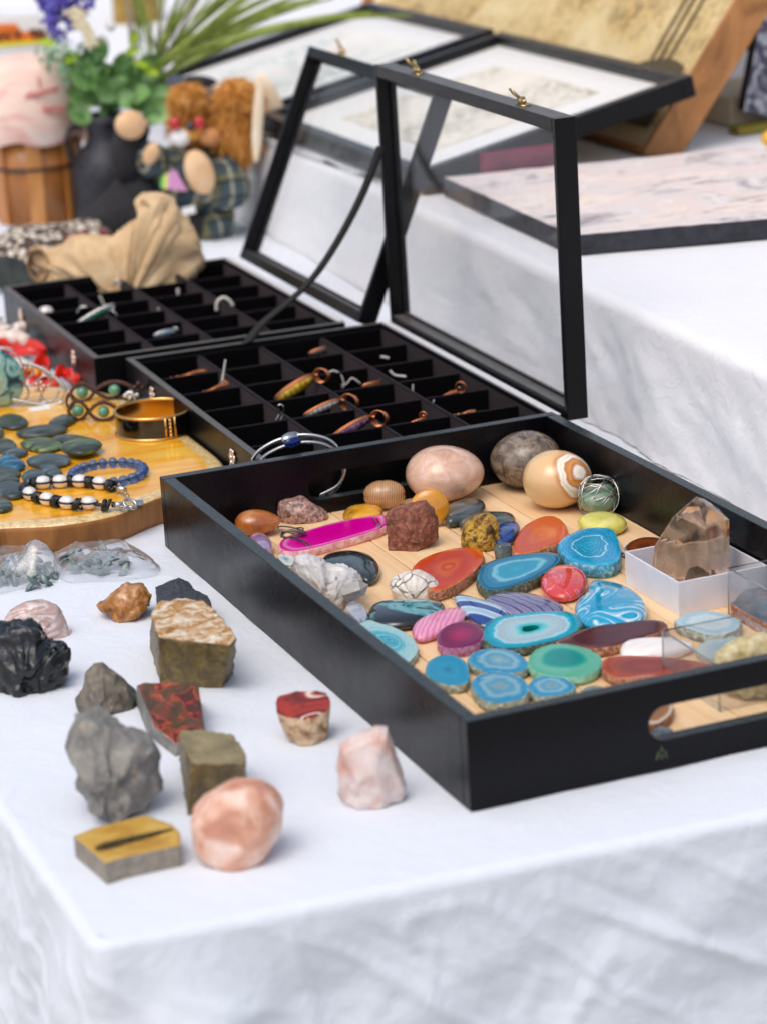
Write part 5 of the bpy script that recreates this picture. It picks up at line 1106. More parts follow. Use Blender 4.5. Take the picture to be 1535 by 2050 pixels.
def ringlet(c, r, th, ax, V, F, seg=6, n=14, sq=1):
    ax = Vector(ax).normalized(); u_ = ax.orthogonal().normalized(); v_ = ax.cross(u_); tube_vf([Vector(c) + u_ * math.cos(a) * r + v_ * math.sin(a) * r * sq for a in [j * 2 * math.pi / n for j in range(n)]], th, V, F, seg, True)
for i, (u, v) in enumerate(((249, 1012), (246, 1017), (250, 984), (253, 990), (256, 996), (258, 1001), (251, 1018))): ringlet(at(u, v, BT + .3), .2, .055, (.3 * (i % 2), 1, .6), V, F)
mesh('chain', V, F, SILV, pb); V, F = [], []; ringlet(at(261, 1009, BT + .35), .45, .13, (.1, -.6, .8), V, F, 8, 20, 1.2); tube_vf([at(255, 1014, BT + .3), at(266, 1016, BT + .3)], .12, V, F, 6); mesh('lobster_clasp', V, F, SILV, pb)
p = at(277, 1008, BT + .2); mesh('tag', [p + Vector(q) for q in ((-.5, -.3, 0), (.4, -.4, 0), (.5, .3, .1), (-.3, .4, .1), (-.5, -.3, .1), (.4, -.4, .1), (.5, .3, .2), (-.3, .4, .2))], [(0, 1, 2, 3), (7, 6, 5, 4), (0, 4, 5, 1), (1, 5, 6, 2), (2, 6, 7, 3), (3, 7, 4, 0)], SILV, pb, smooth=False)

# black and gold hinged bangle
C = at(318, 862, BT); k = ppc(C); R_ = 79 / k; Hb = 48 / k
C = at(312, 863, BT)
bn = thing('bangle', 'wide black enamel bangle with gold rims and gold inside', 'bangle', (C.x, C.y, BT))
ENA = pmat('black_enamel', '#0a0707', .08, coat=.8)[0]
bandprof = [(R_ - .12, .1), (R_ - .02, .1), (R_ - .02, Hb - .1), (R_ - .12, Hb - .1), (R_ - .12, .1)]
lathe('enamel_band', bandprof[1:3], C, ENA, bn, seg=72); lathe('gold_lining', [(R_ - .12, .05), (R_ - .12, Hb - .05)], C, GOLD, bn, seg=72)
for z in (.1, Hb - .1): tubes('gold_rim', [[Vector((C.x + (R_ - .05) * math.cos(a), C.y + (R_ - .05) * math.sin(a), BT + z)) for a in [i * math.pi / 36 for i in range(72)]]], .14, GOLD, bn, seg=8, closed=True)
hp = at(352, 878, BT + .3); ha = math.atan2(hp.y - C.y, hp.x - C.x); hx, hy = C.x + R_ * math.cos(ha), C.y + R_ * math.sin(ha); tn = Vector((-math.sin(ha), math.cos(ha), 0)); V, F = [], []
for s in (-.45, .45): tube_vf([Vector((hx, hy, BT + .12)) + tn * s, Vector((hx, hy, BT + Hb - .12)) + tn * s], .1, V, F, 6)
for i in range(5): tube_vf([Vector((hx, hy, BT + .2 + i * (Hb - .4) / 5)), Vector((hx, hy, BT + .2 + (i + .85) * (Hb - .4) / 5))], .15, V, F, 8)
mesh('hinge', V, F, GOLD, bn)

# braided bracelet with green beads
BRD = stone('brown_braid', [(.3, '#2e1a12'), (.6, '#5a382a')], 3, rough=.6, bs=.6, bscale=8); GRN = stone('green_bead', [(.3, '#3f7a5c'), (.7, '#6fa98a')], .8, rough=.15, bs=.02, coat=.4)
C = at(200, 830, BT); mb = thing('braided_bracelet', 'brown braided cord bracelet with green beads set in eye-shaped loops', 'bracelet', (C.x, C.y, BT))
def eye(cu, cv, a, b_, base_v, bead=True):
    G = at(cu, base_v, BT); ctr = on(cu, cv, G); k = ppc(ctr); a /= k; b_ /= k; V, F = [], []
    top = [ctr + RH * a * t + Vector((0, 0, 1)) * b_ * (1 - t * t) for t in [j / 8 for j in range(-8, 9)]]; bot = [ctr + RH * a * t - Vector((0, 0, 1)) * b_ * (1 - t * t) for t in [j / 8 for j in range(-8, 9)]]
    for P in (top, bot):
        for ph in (0, 2.1, 4.2): tube_vf([p + Vector((0, 0, 1)) * .11 * math.sin(i * 1.3 + ph) + FH * .11 * math.cos(i * 1.3 + ph) for i, p in enumerate(P)], .12, V, F, 6)
    for p in V: p.z = max(p.z, BT + .02)
    mesh('braid_loop', V, F, BRD, mb)
    if bead: ell('green_bead', ctr, (12 / k, 12 / k, 12 / k), GRN, mb, seg=16, rings=10)
eye(165, 786, 24, 19, 803); eye(230, 781, 40, 17, 800); eye(157, 822, 20, 20, 842); eye(208, 824, 30, 19, 843); eye(141, 805, 8, 16, 820, False)
V, F = [], []
for i, (u, v) in enumerate(((270, 776), (278, 768), (286, 775), (276, 784), (264, 782))): p = on(u, v, at(270, 800, BT)); ell_vf(p, (.25, .25, .25), V, F, seg=8, rings=6)
mesh('braid_knots', V, F, BRD, mb); V, F = [], []
rr = jit(9)
for i in range(9): p = on(262 + rr.uniform(-10, 25), 792 + rr.uniform(-6, 7), at(270, 805, BT)); ell_vf(p, (.35, .3, .2), V, F, Euler((rr.random() * 3, rr.random() * 3, 0)).to_matrix(), 8, 6)
mesh('silver_charms', V, F, SILV, mb)
# silver openwork cuff
C = at(75, 815, BT); cf = thing('filigree_cuff', 'silver openwork cuff with scrolls and a small flower', 'bangle', (C.x, C.y, BT))
G = at(70, 812, BT)
def onp(L, dd=0): return [on(u, v, G + FH * dd) for u, v in L]
V, F = [], []
P = catmull(onp([(48, 728), (70, 732), (95, 744), (118, 762), (132, 780)], 1.5), 5, False); P2 = catmull(onp([(28, 800), (50, 805), (80, 810), (105, 812), (124, 806)], 0), 5, False)
for Q in (P, P2):
    tube_vf(Q, .17, V, F, 6)
    for i, p in enumerate(Q): ell_vf(p - FH * .08, (.2, .2, .22), V, F, seg=6, rings=5)
mesh('beaded_rail', V, F, SILV, cf)
sc_ = [[(44, 735), (42, 755), (44, 765), (58, 755), (68, 745), (62, 735), (56, 742)], [(46, 768), (60, 772), (75, 762), (88, 752), (100, 756), (102, 768), (92, 774), (84, 768)], [(46, 765), (56, 778), (58, 790), (52, 800)], [(120, 780), (115, 792), (104, 802), (88, 800), (82, 788)], [(132, 782), (128, 792), (123, 806)], [(44, 765), (36, 785), (30, 800)], [(95, 804), (82, 806), (82, 790)]]
tubes('scroll_wire', [catmull(onp(L, .7), 5, False) for L in sc_], .1, SILV, cf, seg=6)
V, F = [], []; c_ = on(82, 775, G + FH * .5)
for k_ in range(5): a = k_ * 1.2566; ell_vf(c_ + RH * .38 * math.cos(a) + Vector((0, 0, .38 * math.sin(a))), (.26, .14, .26), V, F, seg=10, rings=6)
mesh('flower', V, F, pmat('pink_silver', '#d9b3a3', .25, 1)[0], cf)
box('price_tag', (at(60, 822, BT).x, at(60, 826, BT).y, BT + .02), (at(105, 820, BT).x, at(60, 826, BT).y + 1.4, BT + .1), PAPER, cf, bv=0)
# big blue-green stone pendant at left edge
G = at(0, 815, BT)
o = ell('pendant_stone', on(0, 757, G), (48 / ppc(G), .7, 60 / ppc(G)), stone('ocean_stone', [(.3, '#16283c'), (.42, '#2f5a66'), (.5, '#6fa9a5'), (.62, '#a9b9a4'), (.72, '#3d6a7d'), (.85, '#101a26')], .6, dist=1.6, rough=.12, bs=.1, coat=.6), None, M=Matrix.Rotation(math.atan2(RH.y, RH.x), 3, 'Z') @ Matrix.Rotation(-.15, 3, 'Y'), origin=(G.x, G.y, BT))
tag(o, 'large oval blue-green and black stone standing at the left edge', 'pendant'); G2 = ORG[o.name]
tubes('silver_setting', [[on(0, 757, G) + RH * (49 / ppc(G)) * math.cos(a) * 1 + Vector((0, 0, 61 / ppc(G))) * math.sin(a) + RH * .15 * math.sin(a) * 5 / 1.5 * .6 for a in [i * math.pi / 20 for i in range(40)]]], .1, SILV, o, seg=6, closed=True)

# ================================================================= PENDANTS IN THE CASES
def pendant(label, cu, cv, ln, ang, stops, zt=3.9, loop=None, w_=.34, coil=True, nm='wrapped_pendant', wm=COPPER, lr=12, ltilt=.4):
    C = at(cu, cv, zt); k = ppc(C); L = ln / k / 2; d = (RH * math.cos(ang) + Vector((0, 0, math.sin(ang))) + FH * .25).normalized()
    t = thing(nm, label, 'pendant', (C.x, C.y, zt - .9))
    up = (Vector((0, 0, 1)) - FH * .6).normalized(); s_ = d.cross(up).normalized(); up = s_.cross(d)
    M = Matrix((d, s_, up)).transposed()
    w2 = L * w_
    if stops: ell('gem', C, (L, w2 * .75, w2), stone('gem_%d' % len(bpy.data.materials), stops, 1.1, rough=.15, bs=.1, coat=.5, stretch=(2, 1, 1)), t, M=M, seg=20, rings=12)
    V, F = [], []
    if stops:
        tube_vf([C + M @ Vector((L * 1.06 * math.cos(a), w2 * .1, w2 * 1.1 * math.sin(a))) for a in [i * math.pi / 12 for i in range(24)]], .075, V, F, 6, True)
        tube_vf([C + M @ Vector((L * 1.02 * math.cos(a), -w2 * .3, w2 * 1.02 * math.sin(a))) for a in [i * math.pi / 12 for i in range(24)]], .055, V, F, 6, True)
        for q_ in range(7): tube_vf([C + M @ Vector((L * (-.8 + q_ * .27), w2 * .8 * math.sin(a), w2 * 1.02 * math.cos(a) * (1 - (-.8 + q_ * .27) ** 2 * .5))) for a in [i * math.pi / 5 for i in range(10)]], .04, V, F, 5, True)
    else:
        for ph in (0, 2.1, 4.2): tube_vf([C + M @ Vector((L * t_, .13 * math.cos(t_ * 9 + ph), .13 * math.sin(t_ * 9 + ph) + .12 * math.sin(t_ * 3))) for t_ in [i / 14 for i in range(-14, 15)]], .07, V, F, 6)
        for i in range(3): ell_vf(C + d * L * (-.6 + .6 * i), (.2, .2, .16), V, F, seg=8, rings=6)
    mesh('wire_frame', V, F, wm, t)
    if loop:
        p = on(loop[0], loop[1], C + FH * .3); V, F = [], []; r = lr / k
        for j in range(4 if coil else 1): ringlet(p + RH * (j - 1.5) * .1, r * (1 - .04 * j), .065, (FH * 1 + RH * ltilt), V, F, 6, 18)
        tube_vf([C + d * L, (C + d * L + p) / 2 + Vector((0, 0, .15)), p - RH * r * .8], .11, V, F, 6); mesh('hanging_loop', V, F, wm, t)
    return t
TAGM = PAPER
pendant('yellow ribbed stone pendant in copper wire with a dark loop, middle of the near case', 590, 778, 92, .48, [(.3, '#a87410'), (.5, '#e0ac1c'), (.7, '#ecd35a')], 4.4, (645, 752), .3, lr=15)
pendant('purple stone pendant in copper wire with a coiled copper loop', 703, 858, 90, .42, [(.3, '#3a2450'), (.5, '#6a4472'), (.7, '#b08a90')], 4.4, (760, 838), .27, lr=17)
pendant('pale stone pendant in twisted copper and silver wires', 645, 817, 78, .32, [(.3, '#b9b2a6'), (.7, '#d9d6cf')], 4.2, (700, 806), .22, lr=18)
pendant('thin twisted copper pendant in the far left compartment of the near case', 378, 750, 76, .12, None, 3.9, None)
pendant('twisted copper pendant with a looped white cord', 428, 779, 66, .22, None, 4.1, (452, 773), coil=False, lr=11)
pendant('thin copper wire piece resting low in the near case', 458, 823, 62, .05, None, 3.9, None)
pendant('copper and pale green pendant beside the knotted cord', 822, 850, 62, .3, [(.3, '#9aa582'), (.7, '#cfd0b0')], 4.1, (850, 832), .16, lr=8, coil=False)
pendant('copper wire pendant with white loop near the hinge side', 890, 793, 56, .25, None, 4.2, (925, 775), coil=False, lr=11, wm=COPPER)
pendant('small twisted copper wire in the rightmost near compartment', 930, 828, 46, .06, None, 4.0, None)
pendant('green malachite and white drop pendant set in silver, in the far case', 190, 632, 88, .42, [(.3, '#0f5f4a'), (.5, '#1f7d63'), (.62, '#c9d2c4'), (.75, '#e2e6df')], 4.3, (226, 634), .2, wm=SILV, lr=13, coil=False)
def cordbit(label, L, zt=4.2, r=.075, mat=CORD, nm='price_string', cat='string', tagp=None, sc=None):
    C = at(L[0][0], L[0][1], zt); P = catmull([on(u, v, C) for u, v in L], 6, False); o = tubes(nm, [P], r, mat, None, seg=6, origin=(C.x, C.y, min(p.z for p in P))); tag(o, label, cat)
    if tagp:
        q = [on(u, v, C - FH * .1) for u, v in tagp]; mesh('price_tag', q + [p + FH * .05 for p in q], [(0, 1, 2, 3), (7, 6, 5, 4), (0, 4, 5, 1), (1, 5, 6, 2), (2, 6, 7, 3), (3, 7, 4, 0)], PAPER, o, smooth=False)
    return o
pendant('small copper-wrapped grey pendant at the back right of the near case', 640, 703, 44, .2, [(.3, '#5c5f63'), (.7, '#8f9396')], 3.6, (664, 700), .3, lr=7, coil=False)
pendant('small pale blue pendant in silver wire, front of the far case', 330, 668, 46, .15, [(.3, '#5f8fa8'), (.7, '#a9c9d4')], 3.6, (355, 662), .3, lr=7, coil=False, wm=SILV)
pendant('small amber pendant in the third column of the near case', 745, 770, 40, .1, [(.3, '#9a5a1c'), (.7, '#d99a4a')], 3.6, (768, 766), .28, lr=7, coil=False)
pendant('small dark pendant low in the back of the far case', 300, 588, 40, .1, [(.3, '#2c2f33'), (.7, '#6a6d70')], 3.5, (322, 584), .3, lr=7, coil=False, wm=SILV)
cordbit('white string standing up from the copper pendant at the left of the near case', [(443, 768), (447, 748), (452, 720), (449, 745), (446, 768)])
cordbit('white string with a small pale tag in the second far compartment', [(516, 690), (524, 705), (530, 718)], tagp=[(521, 724), (527, 710), (541, 706), (541, 719)])
cordbit('white string with a square tag by the left wall of the near case', [(500, 812), (496, 826), (488, 838)], tagp=[(473, 853), (479, 836), (503, 828), (502, 848)])
cordbit('curled silver ring standing in the near case', [(552, 842), (560, 828), (558, 812), (566, 812), (568, 828), (562, 842)], mat=SILV, cat='ring', nm='silver_ring')
cordbit('white looped string beside the yellow pendant', [(652, 750), (668, 742), (684, 752), (687, 775), (660, 762), (690, 770), (705, 757), (722, 768)])
cordbit('short white string in the upper right part of the near case', [(762, 714), (770, 715), (778, 717)], r=.12)
cordbit('bent white string near the hinge of the near case', [(780, 742), (790, 751), (812, 754)], r=.12)
cordbit('upright white string in the fourth column', [(826, 770), (826, 785), (832, 801)])
cordbit('doubled white string hanging over the copper pendant', [(868, 800), (862, 820), (856, 844), (862, 828), (864, 802)])
cordbit('curled white string end by the near right corner of the near case', [(1030, 805), (1029, 818), (1038, 831)], r=.11)
cordbit('silver twist below the purple pendant', [(772, 858), (782, 864), (776, 872), (784, 876)], mat=SILV, r=.12, nm='silver_twist', cat='charm')
cordbit('curved white band in the middle of the far case', [(434, 622), (436, 604), (448, 596), (460, 602), (467, 612)], r=.18)
cordbit('short curved white string in the far case', [(357, 578), (358, 592), (364, 604)], r=.18)
cordbit('tiny white string in the far case', [(318, 616), (319, 626), (320, 635)], r=.12)
cordbit('white string rising from the malachite pendant', [(200, 592), (206, 604), (213, 622)], r=.14)
cordbit('short copper bar by the hinge of the far case', [(584, 612), (585, 622), (585, 632)], r=.14, mat=COPPER, nm='copper_bar', cat='charm')
cordbit('small silver curl at the back of the far case', [(228, 570), (235, 562), (244, 566), (240, 572)], r=.16, mat=SILV, nm='silver_curl', cat='charm')
cordbit('small silver curl left of the malachite pendant', [(155, 628), (162, 616), (174, 614)], r=.12, mat=SILV, nm='silver_curl', cat='charm')
o = ball('pearl_charm', 'white pearl charm in the left compartment of the far case', 'charm', (77, 612, 108, 638), 3.3, PRL, seg=20)
# silver cuff with blue gem
C = at(590, 880, 4.6); C = Vector((15.3, 60.6, 3.4))
cu = thing('gem_cuff', 'silver two-band cuff with an oval blue gem, hooked between the tray and the near case', 'bangle', (C.x, C.y, 1.0))
k = ppc(C)
for (L, dd) in (([(505, 922), (520, 902), (555, 882), (600, 871), (640, 874), (668, 888), (686, 920), (690, 945), (676, 972), (640, 992)], 0), ([(520, 925), (535, 910), (570, 893), (612, 885), (650, 890), (676, 910), (688, 940), (680, 970), (660, 990)], .25)):
    tubes('silver_band', [catmull([on(u, v, C + FH * dd) for u, v in L], 6, False)], .16, SILV, cu, seg=8)
ell('blue_gem', on(586, 884, C - FH * .3), (.85, .5, .5), pmat('sapphire', '#0b2f8a', .05, trans=.5)[0], cu, M=Matrix.Rotation(.35, 3, 'Z'), seg=20, rings=10); ell('gem_setting', on(583, 876, C), (1.0, .6, .45), SILV, cu, M=Matrix.Rotation(.35, 3, 'Z'), seg=16, rings=8)
# ================================================================= LEFT BACKGROUND
def px_ball(nm, cu, cv, a, b_, C, mat, parent, th=.8, rot=0, seg=20, f=None):
    k = ppc(C); P = on(cu, cv, C); M = Matrix.Rotation(math.atan2(RH.y, RH.x), 3, 'Z') @ Matrix.Rotation(rot, 3, 'Y')
    return ell(nm, P, (a / k, a / k * th, b_ / k), mat, parent, M=M, seg=seg, rings=seg * 2 // 3, f=f)
# red ribbons on white tissue behind the board
RED = stone('red_satin', [(.3, '#c4100a'), (.7, '#e8321c')], .6, rough=.3, bs=.2, coat=.2); TIS = stone('white_tissue', [(.3, '#efe6e6'), (.7, '#fbf7f4')], .4, rough=.7, bs=.4, bscale=1.2)
V, F = [], []; rows = []
tis_pts = []
for i in range(26):
    row = []
    for j in range(26):
        x = -13 + 19.5 * i / 25; y = 111.5 + 22 * j / 25; row.append(Vector((x, y, .3 + 1.1 * max(0, .35 + fbm((x, y, 1), .16, 4)) * min(1, min(i, 25 - i, j, 25 - j) / 3))))
    rows.append(row)
grid_vf(rows, V, F); o = mesh('tissue_paper', V, F, TIS); tag(o, 'crumpled white tissue paper left of the far jewellery case', 'paper')
def redrib(label, L, z, wd, name='satin_ribbon'):
    P = catmull([at(u, v, z) for u, v in L], 5, False); P = [p + Vector((0, 0, .25 * math.sin(i * .7))) for i, p in enumerate(P)]
    o = ribbon(name, P, [wd] * len(P), Vector((.25, .5, 1.0)), RED, None, th=.1, origin=(P[0].x, P[0].y, z - .5)); return tag(o, label, 'ribbon')
redrib('red satin ribbon loop nearest the grey side of the far case', [(-20, 695), (20, 686), (60, 690), (92, 702), (60, 706), (20, 704), (-10, 712)], 1.9, .9)
redrib('red satin ribbon knot seen through the silver cuff', [(50, 760), (62, 742), (75, 728), (95, 722), (100, 742), (85, 760), (60, 770), (90, 775), (118, 772)], 1.9, 1.3)
redrib('red satin ribbon end touching the corner of the far case', [(112, 752), (130, 744), (142, 752), (150, 756), (172, 752)], 1.7, 1.3)
ORG_ = stone('orange_satin', [(.3, '#e0720c'), (.7, '#f6b22a')], .6, rough=.3, bs=.2)
o = ribbon('satin_ribbon', catmull([at(u, v, 2.2) for u, v in ((48, 752), (60, 742), (72, 748), (84, 744))], 5, False), [1.2] * 16, Vector((.2, .4, 1)), ORG_, None, th=.1); tag(o, 'orange-yellow ribbon between the red ones', 'ribbon')
V, F = [], []; rr = jit(31)
for i in range(22): p = at(rr.uniform(-25, 65), rr.uniform(645, 680), 2.3); ell_vf(p, (rr.uniform(.7, 1.5), rr.uniform(.5, .9), rr.uniform(.3, .7)), V, F, Euler((rr.random(), rr.random(), rr.random() * 3)).to_matrix(), 10, 6)
o = mesh('shell_pieces', V, F, stone('cream_shell', [(.3, '#d9bfae'), (.6, '#f0e2d6'), (.8, '#fbf3ea')], 1.0, rough=.5, bs=.3)); tag(o, 'heap of cream and pink shell pieces on the tissue paper', 'shells', kind='stuff')

# beige drawstring pouch
CAN_ = stone('beige_cotton', [(.3, '#c4a176'), (.6, '#dcbd92'), (.8, '#e8cfa9')], .3, rough=.9, bs=.5, bscale=1.2, bd=.4)
def soft(name, label, cat, poly, z0, depth, mat, amp, scale, seed, parent=None, **k):
    o = sil(name, label, cat, poly, z0, depth, mat, k=2.0, rings=9, amp=amp, scale=scale, cuts=1, seed=seed, jitter=.04, curved=3, smin=.12, **k); return o
po = soft('drawstring_pouch', 'beige cotton drawstring pouch lying on the far edge of the far case', 'pouch', [(60, 520), (70, 500), (110, 492), (150, 478), (190, 475), (225, 478), (245, 462), (270, 448), (288, 440), (292, 425), (280, 405), (285, 393), (320, 392), (345, 398), (365, 425), (385, 450), (402, 485), (406, 530), (380, 545), (300, 545), (200, 558), (95, 562), (80, 540)], 0, 9, CAN_, .9, .22, 61, shift=.5, contact=640, ridg=True)
G = at(230, 640, 0) + FH * 2.2
tubes('drawstring', [catmull([on(u, v, G) for u, v in ((282, 400), (296, 412), (305, 430), (300, 452), (310, 470), (330, 480), (345, 500), (350, 515))], 5, False)], .28, CAN_, po, seg=6)
# rolled mouth of the pouch
V, F = [], []; c_ = on(76, 530, G); rows = []
for s, dd in ((1.0, .0), (.92, -.2), (.85, .4), (.8, 1.2)): rows.append([c_ - RH * .0 + FH * dd + RH * 1.2 * s * math.cos(a) + Vector((0, 0, 2.0 * s * math.sin(a))) for a in [i * math.pi / 12 for i in range(24)]])
grid_vf(rows, V, F, True); mesh('pouch_mouth', V, F, pmat('pouch_inside', '#a8845c', .9)[0], po)
# patterned woven cloth
WV, nt, b = pmat('woven_dots', rough=.9); v = coords(nt, rnd=False); vo = tex(nt, v, 'vor', 1.15); c = ramp(nt, vo, [(.28, '#e6dccb'), (.42, '#cdbfa9'), (.5, '#4a3a32')]); n = tex(nt, v, 'noise', .12, 2); c = mix(nt, ramp(nt, n, [(.56, 0.0), (.6, .7)]), c, '#7a2a26'); nt.links.new(c, b.inputs['Base Color'])
soft('woven_cloth', 'dotted cream and dark woven cloth bundle behind the beige pouch', 'cloth', [(-20, 480), (20, 462), (60, 455), (120, 452), (180, 448), (215, 462), (225, 490), (200, 520), (100, 530), (20, 530), (-20, 510)], 0, 14, WV, .4, .2, 62, contact=545)
DKG = stone('dark_green_cloth', [(.3, '#1c2220'), (.7, '#3a403c')], .3, rough=.8, bs=.4)
soft('folded_cloth', 'dark grey-green folded cloth at the left edge beside the pouch', 'cloth', [(-20, 560), (-10, 530), (15, 512), (45, 520), (70, 535), (90, 556), (60, 572), (10, 570)], 0, 5, DKG, .3, .3, 63, contact=590)
# round wooden box with printed fabric lid
C = at(76, 452, 0) + FH * 5.6; k = ppc(C); R_ = 86 / k; Hh = 165 / k * 1.02
bs = thing('round_box', 'round honey-brown wooden box with printed pink fabric over its top', 'box', (C.x, C.y, 0))
BW = wood('bent_wood', '#8f5520', '#b87430', '#d0914a', .3, (1, 1, .1), .4, coat=.3); BW2 = wood('stave_wood', '#a06228', '#c08040', '#d9a060', .3, (1, 1, .1), .4, coat=.3)
lathe('box_body', [(0, .05), (R_, .05), (R_, Hh), (R_ - .3, Hh)], C, BW, bs, seg=64)
for i in range(7):
    a = 2 * math.pi * i / 7 + math.atan2(-FH.y, -FH.x) + .95; V, F = [], []; rows = [[Vector((C.x + (R_ + .02 + .35 * e) * math.cos(a + da), C.y + (R_ + .02 + .35 * e) * math.sin(a + da), z)) for da, e in ((-.17, 0), (-.165, 1), (.165, 1), (.17, 0))] for z in (.1, Hh - .2)]
    grid_vf(rows, V, F); mesh('stave', V, F, BW2, bs, smooth=False)
tubes('hoop', [[Vector((C.x + (R_ + .25) * math.cos(a), C.y + (R_ + .25) * math.sin(a), Hh * .66)) for a in [i * math.pi / 24 for i in range(48)]]], .28, pmat('dark_hoop', '#4a2d12', .5)[0], bs, seg=6, closed=True)
FAB, nt, b = pmat('pink_print', rough=.85); v = coords(nt, rnd=False, stretch=(1, 1, 1)); c = ramp(nt, tex(nt, v, 'noise', .12, 4, 1), [(.3, '#f2c3b4'), (.5, '#f6d6c4'), (.7, '#f9ebdf')]); w_ = tex(nt, coords(nt, (.2, .2, 1), rnd=False), 'noise', .45, 5, .8); c = mix(nt, ramp(nt, w_, [(.55, 0.0), (.62, .6)]), c, '#e8a294'); nt.links.new(c, b.inputs['Base Color'])
rows = []
for rr_, z in ((1.14, -.5), (1.24, .9), (1.3, 2.6), (1.28, 5), (1.2, 7.2), (1.1, 9), (1.0, 9.8), (.6, 10.2), (.02, 10.3)):
    rows.append([Vector((C.x + R_ * rr_ * (1 + .03 * math.sin(a * 9 + z)) * math.cos(a), C.y + R_ * rr_ * (1 + .03 * math.sin(a * 9 + z)) * math.sin(a), Hh + z + (.35 * math.sin(a * 5) if z < 0 else 0))) for a in [i * math.pi / 36 for i in range(72)]])
V, F = [], []; grid_vf(rows, V, F, True); mesh('fabric_cover', V, F, FAB, bs)
# faded red handwriting on the fabric
INK = pmat('red_ink', '#cf7f7c', .8)[0]; V, F = [], []; Gf = C - FH * (R_ * 1.27 + .25)
def scrawl(u0, v0, u1, v1, n, hgt, seed):
    rr = jit(seed); L = []
    for i in range(n + 1):
        t = i / n; u = u0 + (u1 - u0) * t; v = v0 + (v1 - v0) * t; L.append((u + rr.uniform(-1, 1), v + (hgt if i % 2 else -hgt) * rr.uniform(.5, 1.2)))
    dd = lambda u: FH * (((u - 76) / 90) ** 2 * R_ * .55)
    tube_vf(catmull([on(u, v, Gf + dd(u) + FH * .2) for u, v in L], 4, False), .16, V, F, 5)
scrawl(26, 202, 118, 178, 22, 7, 1); scrawl(2, 170, 30, 215, 3, 24, 2); scrawl(88, 218, 134, 218, 8, 8, 3); scrawl(78, 158, 84, 178, 2, 8, 4)
mesh('handwriting', V, F, INK, bs)
# printed card with letters
C2 = Vector((at(40, 100, 10).x, 0, 0)); Gc = at(40, 450, 0) + FH * 24
cardp = lambda u, v, d=0: on(u, v, Gc - FH * d)
cd_ = thing('printed_card', 'white card with an orange banner, black letters MY TO and a yellow stripe', 'card', cardp(40, 120))
def cpoly(nm, L, d, mat):
    P = [cardp(u, v, d) for u, v in L]; Q = [p + FH * .15 for p in P]; n = len(P); mesh(nm, P + Q, [tuple(range(n)), tuple(range(n, 2 * n))[::-1]] + [(i, n + i, n + (i + 1) % n, (i + 1) % n) for i in range(n)], mat, cd_, smooth=False)
cpoly('card_sheet', [(-60, 200), (100, 190), (100, 28), (-60, 36)], 0, PAPER); cpoly('orange_banner', [(-60, 88), (100, 78), (92, 62), (45, 64), (32, 48), (-60, 50)], .3, pmat('orange_print', '#ee7a1c', .6)[0]); cpoly('yellow_stripe', [(-60, 98), (100, 86), (100, 79), (-60, 89)], .35, pmat('yellow_print', '#f3e21a', .6)[0])
LT = pmat('letter_black', '#2a2024', .6)[0]
def strokes(L):
    V, F = [], []
    for s in L: tube_vf([cardp(u, v, .55) for u, v in s], .17, V, F, 5)
    mesh('letter', V, F, LT, cd_)
strokes([[(-2, 82), (2, 64), (8, 78), (14, 63), (19, 80)]]); strokes([[(26, 62), (34, 72), (42, 61)], [(34, 72), (36, 79)]]); strokes([[(58, 62), (76, 60)], [(67, 61), (69, 77)]]); strokes([[(84 + 6 * math.cos(a), 68 + 8 * math.sin(a)) for a in [i * math.pi / 6 for i in range(13)]]])
# dark metal can used as vase
CANM, nt, b = pmat('dark_tin', '#26262a', .5, .3); v = coords(nt, rnd=False); vo = tex(nt, v, 'vor', 1.0); c = ramp(nt, vo, [(.2, '#08080a'), (.3, '#34343a')]); nt.links.new(c, b.inputs['Base Color'])
C = at(222, 452, 0) + FH * 3.6; k = ppc(C); R_ = 74 / k; h1 = 175 / k
vz = thing('milk_can', 'dark punched metal milk can holding the flowers', 'vase', (C.x, C.y, 0))
lathe('can_body', [(0, .02), (R_, .02), (R_, h1 * .55), (R_ * .98, h1 * .62), (R_ * .8, h1 * .78), (R_ * .52, h1 * .92), (R_ * .48, h1 * 1.0), (R_ * .5, h1 * 1.1), (R_ * .58, h1 * 1.22), (R_ * .54, h1 * 1.22), (R_ * .44, h1)], C, CANM, vz, seg=48)
for s in (-1,): tubes('can_handle', [catmull([C + RH * s * R_ * .6 + Vector((0, 0, h1 * 1.1)), C + RH * s * R_ * 1.0 + Vector((0, 0, h1 * 1.05)), C + RH * s * R_ * 1.02 + Vector((0, 0, h1 * .8)), C + RH * s * R_ * .85 + Vector((0, 0, h1 * .68))], 5, False)], .3, CANM, vz, seg=8)
